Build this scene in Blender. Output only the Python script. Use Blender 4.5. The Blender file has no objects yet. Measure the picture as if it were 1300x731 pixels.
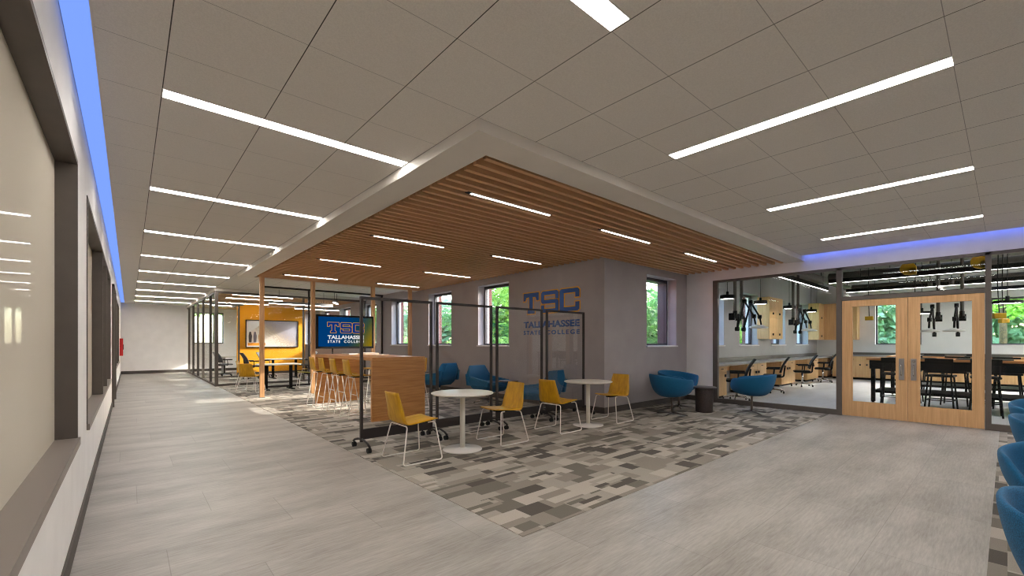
import bpy, bmesh, math, random
from mathutils import Vector, Matrix
random.seed(7)
SC = bpy.context.scene
COL = SC.collection
PI = math.pi
def R(d): return math.radians(d)

# ---------------------------------------------------------------- materials
def lin(c):
    return tuple(((x/255)/12.92 if x/255 <= .04045 else ((x/255+.055)/1.055)**2.4) for x in c)
MATS = {}
class NT:
    def __init__(s, name):
        m = bpy.data.materials.new(name); m.use_nodes = True
        s.m = m; s.t = m.node_tree; s.n = s.t.nodes; s.l = s.t.links
        s.b = s.n['Principled BSDF']; s.out = s.n['Material Output']
        MATS[name] = m
    def node(s, typ, **kw):
        n = s.n.new(typ)
        for k, v in kw.items(): setattr(n, k, v)
        return n
    def math(s, op, a, b=None, c=None):
        n = s.n.new('ShaderNodeMath'); n.operation = op
        for i, v in enumerate((a, b, c)):
            if v is None: continue
            if isinstance(v, (int, float)): n.inputs[i].default_value = v
            else: s.l.new(v, n.inputs[i])
        return n.outputs[0]
    def set(s, **kw):
        for k, v in kw.items():
            k = k.replace('_', ' ')
            s.b.inputs[k].default_value = v
    def ramp(s, fac, stops, interp='LINEAR'):
        n = s.n.new('ShaderNodeValToRGB'); n.color_ramp.interpolation = interp
        e = n.color_ramp.elements
        while len(e) < len(stops): e.new(.5)
        for i, (p, c) in enumerate(stops):
            e[i].position = p; e[i].color = (*lin(c), 1)
        s.l.new(fac, n.inputs[0]); return n.outputs[0]
    def xyz(s, obj=False):
        if obj: v = s.node('ShaderNodeTexCoord').outputs['Object']
        else: v = s.node('ShaderNodeNewGeometry').outputs['Position']
        sp = s.node('ShaderNodeSeparateXYZ'); s.l.new(v, sp.inputs[0])
        return v, sp.outputs[0], sp.outputs[1], sp.outputs[2]
    def comb(s, x, y, z=0.0):
        n = s.n.new('ShaderNodeCombineXYZ')
        for i, v in enumerate((x, y, z)):
            if isinstance(v, (int, float)): n.inputs[i].default_value = v
            else: s.l.new(v, n.inputs[i])
        return n.outputs[0]
    def bump(s, h, strength=.2, dist=.01):
        n = s.n.new('ShaderNodeBump'); n.inputs['Strength'].default_value = strength
        n.inputs['Distance'].default_value = dist
        s.l.new(h, n.inputs['Height']); s.l.new(n.outputs[0], s.b.inputs['Normal'])

def flat(name, c, rough=.5, metal=0., noise=0., scale=40, **kw):
    t = NT(name); t.set(Roughness=rough, Metallic=metal, **kw)
    t.b.inputs['Base Color'].default_value = (*lin(c), 1)
    if noise:
        v, x, y, z = t.xyz(True)
        nz = t.node('ShaderNodeTexNoise'); nz.inputs['Scale'].default_value = scale; nz.inputs['Detail'].default_value = 3
        t.l.new(v, nz.inputs['Vector'])
        a = tuple(max(0, q*(1-noise)) for q in c); b = tuple(min(255, q*(1+noise)) for q in c)
        t.l.new(t.ramp(nz.outputs[0], [(.3, a), (.7, b)]), t.b.inputs['Base Color'])
    return t.m

def emis(name, c, strength, srgb=True):
    m = bpy.data.materials.new(name); m.use_nodes = True; n = m.node_tree.nodes
    n.remove(n['Principled BSDF'])
    e = n.new('ShaderNodeEmission'); e.inputs[0].default_value = (*(lin(c) if srgb else c), 1); e.inputs[1].default_value = strength
    m.node_tree.links.new(e.outputs[0], n['Material Output'].inputs[0]); MATS[name] = m; return m

def wood(name, c1, c2, axis='z', scale=18., stretch=16., rough=.45):
    t = NT(name); t.set(Roughness=rough)
    v, x, y, z = t.xyz(True)
    mp = t.node('ShaderNodeMapping'); t.l.new(v, mp.inputs[0])
    s = [scale]*3; s['xyz'.index(axis)] = scale/stretch; mp.inputs['Scale'].default_value = s
    nz = t.node('ShaderNodeTexNoise'); nz.inputs['Scale'].default_value = 1; nz.inputs['Detail'].default_value = 6; nz.inputs['Roughness'].default_value = .65
    t.l.new(mp.outputs[0], nz.inputs['Vector'])
    t.l.new(t.ramp(nz.outputs[0], [(.35, c1), (.65, c2)]), t.b.inputs['Base Color'])
    t.bump(nz.outputs[0], .08, .002)
    return t.m

# floor: large grey porcelain with streaks running along X
def mk_floor(name, base, dark, joint, sx=1.22, sy=.61):
    t = NT(name); t.set(Roughness=.42)
    v, x, y, z = t.xyz()
    nz = t.node('ShaderNodeTexNoise'); nz.inputs['Scale'].default_value = 1; nz.inputs['Detail'].default_value = 7; nz.inputs['Roughness'].default_value = .7
    t.l.new(t.comb(t.math('MULTIPLY', x, 6.), t.math('MULTIPLY', y, 60.)), nz.inputs['Vector'])
    n2 = t.node('ShaderNodeTexNoise'); n2.inputs['Scale'].default_value = 1; n2.inputs['Detail'].default_value = 4
    t.l.new(t.comb(t.math('MULTIPLY', x, .9), t.math('MULTIPLY', y, 3.2)), n2.inputs['Vector'])
    f = t.math('ADD', t.math('MULTIPLY', nz.outputs[0], .5), t.math('MULTIPLY', n2.outputs[0], .5))
    row = t.math('FLOOR', t.math('DIVIDE', y, sy))
    xo = t.math('ADD', t.math('DIVIDE', x, sx), t.math('MULTIPLY', row, .37))
    wn = t.node('ShaderNodeTexWhiteNoise'); t.l.new(t.comb(t.math('FLOOR', xo), row), wn.inputs['Vector'])
    f2 = t.math('ADD', f, t.math('MULTIPLY', t.math('SUBTRACT', wn.outputs[0], .5), .07))
    col = t.ramp(f2, [(.36, dark), (.62, base)])
    jx = t.math('LESS_THAN', t.math('FRACT', xo), .004); jy = t.math('LESS_THAN', t.math('FRACT', t.math('DIVIDE', y, sy)), .007)
    mx = t.node('ShaderNodeMix'); mx.data_type = 'RGBA'
    t.l.new(t.math('MULTIPLY', t.math('MAXIMUM', jx, jy), .55), mx.inputs[0]); t.l.new(col, mx.inputs[6]); mx.inputs[7].default_value = (*lin(joint), 1)
    t.l.new(mx.outputs[2], t.b.inputs['Base Color'])
    t.bump(nz.outputs[0], .12, .003)
mk_floor('porcelain', (180, 174, 166), (136, 130, 122), (116, 109, 102))
mk_floor('lab_tile', (206, 207, 210), (184, 185, 188), (160, 160, 162), .9, .9)

# carpet: random woven blocks, long along X
t = NT('carpet'); t.set(Roughness=.95)
v, x, y, z = t.xyz()
def blocks(w, l, seed):
    row = t.math('FLOOR', t.math('DIVIDE', y, w))
    w1 = t.node('ShaderNodeTexWhiteNoise'); t.l.new(t.comb(row, seed), w1.inputs['Vector'])
    u = t.math('ADD', t.math('DIVIDE', x, l), t.math('MULTIPLY', w1.outputs[0], 9.))
    w2 = t.node('ShaderNodeTexWhiteNoise'); t.l.new(t.comb(t.math('FLOOR', u), row, seed), w2.inputs['Vector'])
    return w2.outputs[0]
a = blocks(.115, .36, 1.3); b = blocks(.19, .26, 4.1); c = blocks(.0575, .26, 7.7)
pal = [(0, (84, 78, 70)), (.11, (112, 105, 95)), (.26, (142, 134, 123)), (.52, (164, 156, 144)), (.80, (184, 174, 162))]
ca = t.ramp(a, pal, 'CONSTANT'); cb = t.ramp(b, pal, 'CONSTANT'); cc = t.ramp(c, pal, 'CONSTANT')
s1 = blocks(.25, .5, 11.); s2 = blocks(.25, .5, 17.)
m1 = t.node('ShaderNodeMix'); m1.data_type = 'RGBA'; t.l.new(t.math('GREATER_THAN', s1, .45), m1.inputs[0]); t.l.new(ca, m1.inputs[6]); t.l.new(cb, m1.inputs[7])
m2 = t.node('ShaderNodeMix'); m2.data_type = 'RGBA'; t.l.new(t.math('GREATER_THAN', s2, .78), m2.inputs[0]); t.l.new(m1.outputs[2], m2.inputs[6]); t.l.new(cc, m2.inputs[7])
fz = t.node('ShaderNodeTexNoise'); fz.inputs['Scale'].default_value = 260; t.l.new(v, fz.inputs['Vector'])
m3 = t.node('ShaderNodeMix'); m3.data_type = 'RGBA'; m3.blend_type = 'MULTIPLY'; m3.inputs[0].default_value = .35
t.l.new(m2.outputs[2], m3.inputs[6]); t.l.new(t.ramp(fz.outputs[0], [(.3, (150, 150, 150)), (.6, (255, 255, 255))]), m3.inputs[7])
t.l.new(m3.outputs[2], t.b.inputs['Base Color']); t.bump(fz.outputs[0], .3, .004)

# ceiling tile: 0.61 m grid, dark reveal one way, hairline the other
t = NT('ceiling_tile'); t.set(Roughness=.9)
v, x, y, z = t.xyz()
gx = t.math('ABSOLUTE', t.math('SUBTRACT', t.math('FRACT', t.math('ADD', t.math('DIVIDE', t.math('SUBTRACT', x, .1685), .61), .5)), .5))
gy = t.math('ABSOLUTE', t.math('SUBTRACT', t.math('FRACT', t.math('ADD', t.math('DIVIDE', t.math('SUBTRACT', y, .22), .61), .5)), .5))
lx = t.math('LESS_THAN', gx, .0048); ly = t.math('LESS_THAN', gy, .0032)
fz = t.node('ShaderNodeTexNoise'); fz.inputs['Scale'].default_value = 130; fz.inputs['Detail'].default_value = 4; t.l.new(v, fz.inputs['Vector'])
base = t.ramp(fz.outputs[0], [(.35, (226, 221, 214)), (.65, (236, 231, 224))])
m1 = t.node('ShaderNodeMix'); m1.data_type = 'RGBA'; t.l.new(t.math('MULTIPLY', ly, .55), m1.inputs[0]); t.l.new(base, m1.inputs[6]); m1.inputs[7].default_value = (*lin((60, 52, 46)), 1)
m2 = t.node('ShaderNodeMix'); m2.data_type = 'RGBA'; t.l.new(t.math('MULTIPLY', lx, .92), m2.inputs[0]); t.l.new(m1.outputs[2], m2.inputs[6]); m2.inputs[7].default_value = (*lin((40, 34, 30)), 1)
t.l.new(m2.outputs[2], t.b.inputs['Base Color']); t.bump(fz.outputs[0], .15, .002)

# brick
t = NT('brick'); t.set(Roughness=.9)
v, x, y, z = t.xyz()
br = t.node('ShaderNodeTexBrick'); br.inputs['Scale'].default_value = 4.5
t.l.new(t.comb(t.math('ADD', x, y), z), br.inputs['Vector'])
br.inputs['Color1'].default_value = (*lin((104, 44, 38)), 1); br.inputs['Color2'].default_value = (*lin((122, 58, 48)), 1); br.inputs['Mortar'].default_value = (*lin((128, 112, 106)), 1)
t.l.new(br.outputs[0], t.b.inputs['Base Color'])

flat('wall_white', (244, 241, 240), .85, noise=.015, scale=3)
flat('wall_light', (240, 236, 237), .85, noise=.015, scale=3)
flat('wall_grey', (162, 155, 156), .85, noise=.02, scale=3)
flat('lab_grey', (172, 170, 171), .85, noise=.02, scale=3)
flat('yellow_wall', (236, 158, 12), .8, noise=.02, scale=3)
flat('dark_base', (74, 67, 62), .6)
flat('sill_frame', (134, 124, 116), .4)
flat('frame_dark', (64, 61, 66), .5)
flat('frame', (92, 84, 78), .5, noise=.03, scale=8)
flat('sill_white', (225, 222, 222), .5)
flat('reveal', (225, 223, 226), .8)
flat('soffit_paint', (226, 220, 211), .85, noise=.01, scale=3)
flat('dark_ceiling', (104, 98, 94), .9)
flat('blind', (196, 186, 170), .9, noise=.02, scale=2)
flat('black', (13, 12, 12), .6)
M_ = MATS['black'].node_tree.nodes['Principled BSDF']; M_.inputs['Specular IOR Level'].default_value = .2
flat('black_frame', (38, 31, 30), .5)
flat('rubber', (12, 12, 12), .7)
flat('white_metal', (232, 226, 218), .35)
flat('table_white', (226, 220, 208), .35)
flat('base_white', (222, 216, 210), .18)
flat('chrome', (200, 198, 195), .2, 1.)
flat('bronze_metal', (120, 110, 104), .35, .9)
flat('steel', (160, 156, 154), .35, .9)
flat('duct_grey', (84, 79, 75), .7)
flat('red', (190, 16, 14), .5)
flat('grey_fabric', (92, 94, 98), .9)
flat('dark_mesh', (15, 15, 16), .8)
flat('drum', (52, 42, 40), .55, noise=.3, scale=60)
flat('drum_top', (58, 50, 50), .35)
flat('gold', (226, 160, 30), .6)
flat('navy', (34, 80, 148), .6)
flat('hood_white', (225, 225, 222), .4)
flat('yellow_plastic', (214, 168, 8), .5)
flat('door_leaf', (190, 178, 166), .6)
flat('paper', (226, 222, 216), .6)
flat('magenta_grey', (120, 122, 130), .6)
flat('worktop', (150, 146, 142), .3)
flat('splash', (98, 92, 88), .5)
flat('art_orange', (224, 142, 30), .7)
flat('art_grey', (120, 112, 122), .7)
flat('art_dark', (70, 60, 62), .7)
flat('olive_ply', (176, 162, 30), .45, noise=.12, scale=25)
flat('bark', (74, 58, 42), .9, noise=.3, scale=10)
flat('lawn', (104, 150, 62), .95, noise=.35, scale=3)
flat('paving', (190, 190, 188), .9)
wood('ply', (206, 156, 12), (180, 130, 4), 'z', 26, 14)
wood('ply_seat', (212, 162, 14), (190, 138, 4), 'x', 26, 14)
wood('slat_wood', (214, 170, 126), (204, 158, 114), 'x', 14, 30, .7)
wood('slat_back', (112, 76, 50), (102, 66, 42), 'x', 14, 30, .8)
wood('post_wood', (212, 166, 118), (188, 138, 92), 'z', 30, 25)
wood('bar_wood', (204, 146, 84), (172, 114, 60), 'x', 30, 18, .4)
wood('bar_wood_top', (212, 152, 90), (182, 124, 68), 'y', 30, 18, .35)
wood('door_wood', (222, 178, 128), (200, 154, 104), 'z', 30, 24, .45)
wood('cab_wood', (226, 184, 130), (208, 160, 106), 'z', 26, 20, .45)
wood('block_wood', (204, 142, 84), (176, 112, 62), 'y', 26, 14, .45)

def fabric(name, c1, c2):
    t = NT(name); t.set(Roughness=.9)
    v, x, y, z = t.xyz(True)
    vz = t.node('ShaderNodeTexNoise'); vz.inputs['Scale'].default_value = 220; vz.inputs['Detail'].default_value = 2; t.l.new(v, vz.inputs['Vector'])
    t.l.new(t.ramp(vz.outputs[0], [(.38, c1), (.62, c2)]), t.b.inputs['Base Color'])
    t.b.inputs['Sheen Weight'].default_value = .05
    t.bump(vz.outputs[0], .35, .003)
fabric('blue_fabric', (0, 70, 108), (8, 102, 148))

def leafmat(name, c1, c2):
    t = NT(name); t.set(Roughness=.6)
    oi = t.node('ShaderNodeNewGeometry')
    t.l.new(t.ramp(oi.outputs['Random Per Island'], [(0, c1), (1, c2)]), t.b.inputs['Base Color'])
    t.b.inputs['Transmission Weight'].default_value = 0
    tr = t.node('ShaderNodeBsdfTranslucent'); t.l.new(t.b.inputs['Base Color'].links[0].from_socket, tr.inputs[0])
    mx = t.node('ShaderNodeMixShader'); mx.inputs[0].default_value = .35
    t.l.new(t.b.outputs[0], mx.inputs[1]); t.l.new(tr.outputs[0], mx.inputs[2]); t.l.new(mx.outputs[0], t.out.inputs[0])
leafmat('leaf_haze', (112, 146, 104), (160, 186, 150))  # pale haze of distance is put into these leaf colours
leafmat('leaf_a', (96, 150, 50), (176, 214, 96))
leafmat('leaf_b', (64, 122, 56), (132, 184, 90))

def glassmat(name, tint=(1, 1, 1), refl=1.0, ior=1.45):
    m = bpy.data.materials.new(name); m.use_nodes = True; nt = m.node_tree; n = nt.nodes
    n.remove(n['Principled BSDF'])
    tr = n.new('ShaderNodeBsdfTransparent'); tr.inputs[0].default_value = (*tint, 1)
    gl = n.new('ShaderNodeBsdfGlossy'); gl.inputs['Roughness'].default_value = .01
    fr = n.new('ShaderNodeFresnel'); fr.inputs[0].default_value = ior
    mu = n.new('ShaderNodeMath'); mu.operation = 'MULTIPLY'; mu.inputs[1].default_value = refl
    mx = n.new('ShaderNodeMixShader')
    nt.links.new(fr.outputs[0], mu.inputs[0]); nt.links.new(mu.outputs[0], mx.inputs[0])
    nt.links.new(tr.outputs[0], mx.inputs[1]); nt.links.new(gl.outputs[0], mx.inputs[2]); nt.links.new(mx.outputs[0], n['Material Output'].inputs[0])
    MATS[name] = m
glassmat('glass', (.97, .98, .98), .35)
m = bpy.data.materials.new('glazed_panel'); m.use_nodes = True; nt = m.node_tree; n = nt.nodes
pb = n['Principled BSDF']; pb.inputs['Base Color'].default_value = (*lin((214, 205, 190)), 1); pb.inputs['Roughness'].default_value = .5; pb.inputs['Specular IOR Level'].default_value = 0
gl = n.new('ShaderNodeBsdfGlossy'); gl.inputs['Roughness'].default_value = .02; mx = n.new('ShaderNodeMixShader'); mx.inputs[0].default_value = .13
nt.links.new(pb.outputs[0], mx.inputs[1]); nt.links.new(gl.outputs[0], mx.inputs[2]); nt.links.new(mx.outputs[0], n['Material Output'].inputs[0]); MATS['glazed_panel'] = m
glassmat('glass_screen', (.98, .98, .98), .10)
L_MAIN = 38.
emis('lamp', (255, 250, 244), L_MAIN)
emis('lamp_slat', (255, 249, 240), 24.)
emis('lamp_office', (255, 249, 240), 60.)
emis('lamp_lab', (255, 250, 244), 14.)
emis('lamp_fill', (255, 250, 244), 62.)  # glow of the added laboratory fill lamps
emis('lamp_pend', (255, 248, 240), 20.)
emis('cove_blue', (0.20, 0.35, 1.0), 1.1, False)
emis('cove_deep', (0.12, 0.22, 1.0), 2.6, False)
# television picture: blue to olive gradient with faint bands
m = bpy.data.materials.new('tv_picture'); m.use_nodes = True; nt = m.node_tree; nn = nt.nodes; nn.remove(nn['Principled BSDF'])
tc = nn.new('ShaderNodeTexCoord'); sp = nn.new('ShaderNodeSeparateXYZ'); nt.links.new(tc.outputs['Generated'], sp.inputs[0])
ad = nn.new('ShaderNodeMath'); ad.operation = 'MULTIPLY_ADD'; nt.links.new(sp.outputs[2], ad.inputs[0]); ad.inputs[1].default_value = -.28; nt.links.new(sp.outputs[0], ad.inputs[2])
rp = nn.new('ShaderNodeValToRGB'); e = rp.color_ramp.elements
e[0].position = .25; e[0].color = (*lin((2, 62, 120)), 1); e[1].position = .95; e[1].color = (*lin((150, 124, 14)), 1)
q = e.new(.5); q.color = (*lin((10, 60, 92)), 1); q = e.new(.72); q.color = (*lin((66, 84, 52)), 1)
nt.links.new(ad.outputs[0], rp.inputs[0]); em = nn.new('ShaderNodeEmission'); nt.links.new(rp.outputs[0], em.inputs[0]); em.inputs[1].default_value = .85
nt.links.new(em.outputs[0], nn['Material Output'].inputs[0]); MATS['tv_picture'] = m
emis('tv_gold', (200, 140, 40), .9); emis('tv_navy', (14, 56, 140), .7); emis('tv_white', (240, 240, 240), .85)
M = MATS

# ---------------------------------------------------------------- mesh builder
class MB:
    def __init__(s): s.bm = bmesh.new()
    def box(s, x0, x1, y0, y1, z0, z1, bev=0.):
        g = bmesh.ops.create_cube(s.bm, size=1)
        for v in g['verts']:
            v.co = Vector(((x0+x1)/2+v.co.x*(x1-x0), (y0+y1)/2+v.co.y*(y1-y0), (z0+z1)/2+v.co.z*(z1-z0)))
        if bev:
            ed = list({e for v in g['verts'] for e in v.link_edges})
            bmesh.ops.bevel(s.bm, geom=ed, offset=bev, segments=2, affect='EDGES', profile=.5)
        return s
    def rbox(s, c, size, rot, bev=0.):   # rotated box, rot = Matrix 3x3
        g = bmesh.ops.create_cube(s.bm, size=1)
        for v in g['verts']:
            v.co = Vector(c) + rot @ Vector((v.co.x*size[0], v.co.y*size[1], v.co.z*size[2]))
        if bev:
            ed = list({e for v in g['verts'] for e in v.link_edges})
            bmesh.ops.bevel(s.bm, geom=ed, offset=bev, segments=2, affect='EDGES')
        return s
    def lathe(s, prof, n=32, c=(0, 0, 0), cap=True):
        rings = []
        for r, z in prof:
            rings.append([s.bm.verts.new((c[0]+r*math.cos(2*PI*k/n), c[1]+r*math.sin(2*PI*k/n), c[2]+z)) for k in range(n)])
        for a, b in zip(rings, rings[1:]):
            for k in range(n):
                s.bm.faces.new((a[k], a[(k+1) % n], b[(k+1) % n], b[k]))
        if cap:
            s.bm.faces.new(list(reversed(rings[0]))); s.bm.faces.new(rings[-1])
        return s
    def tube(s, pts, r, n=10, closed=False):
        pts = [Vector(p) for p in pts]
        N = len(pts); rings = []; prev = None
        for i in range(N):
            if closed: t = (pts[(i+1) % N]-pts[i-1])
            else: t = pts[min(i+1, N-1)]-pts[max(i-1, 0)]
            t.normalize()
            if prev is None:
                up = Vector((0, 0, 1)) if abs(t.z) < .9 else Vector((1, 0, 0))
                a = t.cross(up).normalized()
            else:
                a = (prev - t*prev.dot(t)).normalized()
            prev = a; b = t.cross(a)
            rr = r[i] if isinstance(r, (list, tuple)) else r
            rings.append([s.bm.verts.new(pts[i]+a*rr*math.cos(2*PI*k/n)+b*rr*math.sin(2*PI*k/n)) for k in range(n)])
        pairs = list(zip(rings, rings[1:])) + ([(rings[-1], rings[0])] if closed else [])
        for a, b in pairs:
            for k in range(n):
                s.bm.faces.new((a[k], a[(k+1) % n], b[(k+1) % n], b[k]))
        if not closed:
            s.bm.faces.new(list(reversed(rings[0]))); s.bm.faces.new(rings[-1])
        return s
    def prism(s, poly, y0, y1):   # polygon in XZ, extruded along Y
        a = [s.bm.verts.new((p[0], y0, p[1])) for p in poly]; b = [s.bm.verts.new((p[0], y1, p[1])) for p in poly]
        n = len(poly)
        s.bm.faces.new(a); s.bm.faces.new(list(reversed(b)))
        for k in range(n): s.bm.faces.new((a[k], b[k], b[(k+1) % n], a[(k+1) % n]))
        return s
    def grid(s, f, nu, nv, thick=0., closed_u=False):
        V = [[s.bm.verts.new(f(i/nu if closed_u else i/(nu-1), j/(nv-1))) for j in range(nv)] for i in range(nu)]
        for i in range(nu if closed_u else nu-1):
            for j in range(nv-1):
                i2 = (i+1) % nu
                s.bm.faces.new((V[i][j], V[i2][j], V[i2][j+1], V[i][j+1]))
        return s
    def build(s, name, mat, parent=None, smooth=False, solid=0., bevel=0., subsurf=0, offset=-1):
        bmesh.ops.recalc_face_normals(s.bm, faces=s.bm.faces)
        me = bpy.data.meshes.new(name); s.bm.to_mesh(me); s.bm.free()
        me.materials.append(M[mat] if isinstance(mat, str) else mat)
        if smooth:
            for p in me.polygons: p.use_smooth = True
        o = bpy.data.objects.new(name, me); COL.objects.link(o)
        if parent: o.parent = parent
        if solid:
            q = o.modifiers.new('Solidify', 'SOLIDIFY'); q.thickness = solid; q.offset = offset
        if bevel:
            q = o.modifiers.new('Bevel', 'BEVEL'); q.width = bevel; q.segments = 2; q.limit_method = 'ANGLE'
        if subsurf:
            q = o.modifiers.new('Subdivision', 'SUBSURF'); q.levels = subsurf; q.render_levels = subsurf
        return o
def fillet(pts, r, n=5):
    pts = [Vector(p) for p in pts]; out = [pts[0]]
    for i in range(1, len(pts)-1):
        p = pts[i]; a = (pts[i-1]-p); b = (pts[i+1]-p); d = min(r, a.length*.45, b.length*.45)
        a = p + a.normalized()*d; b = p + b.normalized()*d
        for k in range(n+1):
            t = k/n; out.append(a*(1-t)**2 + p*2*t*(1-t) + b*t*t)
    out.append(pts[-1]); return out

def thing(name, label, cat, loc=(0, 0, 0), rz=0., group=None):
    o = bpy.data.objects.new(name, None); COL.objects.link(o); o.location = loc; o.rotation_euler = (0, 0, rz)
    o.empty_display_size = .1
    o['label'] = label; o['category'] = cat
    if group: o['group'] = group
    return o
def tag(o, label, cat, group=None, kind=None):
    o['label'] = label; o['category'] = cat
    if group: o['group'] = group
    if kind: o['kind'] = kind
    return o
def struct(o): o['kind'] = 'structure'; return o
def dup(root, loc, rz, label=None, group=None):
    def cp(o, par):
        c = o.copy(); COL.objects.link(c); c.parent = par
        for ch in list(o.children): cp(ch, c)
        return c
    r = cp(root, None); r.location = loc; r.rotation_euler = (0, 0, rz)
    if label: r['label'] = label
    if group: r['group'] = group
    return r
def sbox(name, mat, x0, x1, y0, y1, z0, z1):
    return struct(MB().box(x0, x1, y0, y1, z0, z1).build(name, mat))
def wallbox(name, mat, axis, p0, p1, a0, a1, z0, z1, ops):
    """wall with openings; axis 'y': runs along Y between X=p0..p1; ops = (a_lo, a_hi, z_lo, z_hi)"""
    mb = MB()
    def bx(u0, u1, w0, w1):
        if u1-u0 < 1e-4 or w1-w0 < 1e-4: return
        if axis == 'y': mb.box(p0, p1, u0, u1, w0, w1)
        else: mb.box(u0, u1, p0, p1, w0, w1)
    cur = a0
    for (l, h, b, t_) in sorted(ops):
        bx(cur, l, z0, z1); bx(l, h, z0, b); bx(l, h, t_, z1); cur = h
    bx(cur, a1, z0, z1)
    return struct(mb.build(name, mat))

H_C = 3.08      # tile ceiling
H_S = 2.985     # soffit underside

# ---------------------------------------------------------------- floors
sbox('floor', 'porcelain', -.5, 10.14, -4.5, 25.4, -.1, 0)
sbox('floor', 'lab_tile', 10.14, 21.0, -6.2, 5.2, -.1, 0)
mb = MB(); mb.box(2.08, 10.06, 2.25, 5.1, 0, .004); mb.box(2.08, 6.84, 5.1, 25.3, 0, .004)
struct(mb.build('floor_carpet', 'carpet'))
struct(MB().box(1.0, 10.06, -4.5, .08, 0, .004).build('floor_carpet', 'carpet'))

# ---------------------------------------------------------------- ceiling
mb = MB()
mb.box(-.15, 7.0, -4.5, 25.3, H_C, H_C+.03); mb.box(7.0, 9.93, -4.5, 5.3, H_C, H_C+.03)
struct(mb.build('ceiling', 'ceiling_tile'))
mb = MB(); mb.box(-.6, 7.3, -4.7, 25.6, 3.27, 3.45); mb.box(7.3, 10.2, -4.7, 5.6, 3.27, 3.45)
struct(mb.build('ceiling', 'soffit_paint'))
sbox('ceiling', 'dark_ceiling', 10.2, 21.3, -6.4, 5.55, 3.75, 3.9)
# metal edge beside each light slot
sbox('trim', 'soffit_paint', -.152, -.142, -4.5, 25.3, H_C-.004, H_C+.19)
sbox('trim', 'soffit_paint', 9.925, 9.935, -4.5, 2.66, H_C-.004, H_C+.19)

def cove(name, label, x0, x1, y0, y1, mat):
    t_ = thing(name, label, 'cove light', ((x0+x1)/2, (y0+y1)/2, 0))
    cx, cy = (x0+x1)/2, (y0+y1)/2
    MB().box(x0-cx, x1-cx, y0-cy, y1-cy, 3.105, 3.115).build('diffuser', mat, t_)
    MB().box(x0-cx, x1-cx, y0-cy, y1-cy, 3.115, 3.135).build('housing', 'frame', t_)
cove('cove_light', 'blue glowing ceiling slot along the top of the long window wall', -.27, -.155, -4.45, 25.2, 'cove_blue')
cove('cove_light', 'blue glowing ceiling slot above the laboratory glass front', 9.94, 10.075, -4.45, 2.655, 'cove_deep')

# soffit with slatted timber
mb = MB()
mb.box(2.0, 2.318, 2.664, 12.51, H_S, H_C+.02); mb.box(2.318, 10.08, 2.664, 2.979, H_S, H_C+.02); mb.box(2.318, 6.84, 12.3, 12.51, H_S, H_C+.02)
struct(mb.build('ceiling_soffit', 'soffit_paint'))
mb = MB(); y = 3.06; k = 0
while y < 12.26:
    x1 = 10.08 if y < 5.08 else 6.84
    mb.box(2.375, x1, y-.025, y+.025, 2.994, 3.07); y += .155
struct(mb.build('ceiling_slats', 'slat_wood'))
mb = MB(); mb.box(2.318, 6.84, 2.979, 12.3, 3.068, 3.079); mb.box(6.84, 10.08, 2.979, 5.1, 3.068, 3.079)
mb.box(2.318, 2.324, 2.979, 12.3, 2.99, 3.07); mb.box(2.324, 10.08, 2.979, 2.985, 2.99, 3.07)
struct(mb.build('ceiling_backing', 'slat_back'))
# second soffit over the glazed offices
mb = MB(); mb.box(2.0, 2.28, 16.3, 25.3, H_S, H_C+.02); mb.box(2.28, 6.84, 16.3, 16.55, H_S, H_C+.02)
struct(mb.build('ceiling_soffit', 'soffit_paint'))
mb = MB(); y = 16.7
while y < 25.2: mb.box(2.3, 6.84, y-.03, y+.03, 2.997, 3.07); y += .155
struct(mb.build('ceiling_slats', 'slat_wood'))
sbox('ceiling_backing', 'slat_back', 2.28, 6.84, 16.55, 25.3, 3.068, 3.079)

# ---------------------------------------------------------------- ceiling lamps
def lamp(name, label, x0, x1, y0, y1, z, group, mat='lamp', cap=False):
    cx, cy = (x0+x1)/2, (y0+y1)/2
    t_ = thing(name, label, 'ceiling light', (cx, cy, z), 0, group)
    hx, hy = (x1-x0)/2, (y1-y0)/2
    mb = MB(); e = .006
    mb.box(-hx-e, hx+e, -hy-e, -hy, -.004, .02); mb.box(-hx-e, hx+e, hy, hy+e, -.004, .02)
    mb.box(-hx-e, -hx, -hy, hy, -.004, .02); mb.box(hx, hx+e, -hy, hy, -.004, .02)
    mb.build('trim_frame', 'soffit_paint', t_)
    MB().box(-hx, hx, -hy, hy, -.003, .012).build('diffuser', mat, t_)
    return t_
ordn = ['nearest', 'second', 'third', 'fourth', 'fifth', 'sixth', 'seventh', 'eighth', 'ninth']
for k in range(-2, 9):
    yc = 3.825 + 2.445*k
    if k < -1: lb = 'long recessed white light over the corridor behind the viewer'
    elif k == -1: lb = 'recessed white light cut off by the top edge of the picture'
    else: lb = f'long recessed white light over the left corridor, {ordn[k]} from the front'
    lamp('ceiling_light', lb, .175, 1.985, yc-.06, yc+.06, H_C, 'recessed lights over the left corridor')
for i, xc in enumerate((3.76, 6.21, 8.655)):
    lamp('ceiling_light', f'recessed white light over the right-hand walkway, {("nearest the front, largest", "the middle one of three", "closest to the glass front")[i]}',
         xc-.06, xc+.06, .22, 2.04, H_C, 'recessed lights over the right-hand walkway')
    lamp('ceiling_light', f'added out-of-view fill light over the blue tub chairs, {("first", "second", "third")[i]} from the front', xc-.06, xc+.06, -3.0, -1.2, H_C, 'added fill lights over the right-hand carpet')  # mirrored row, added out of view to light the right side
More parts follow.
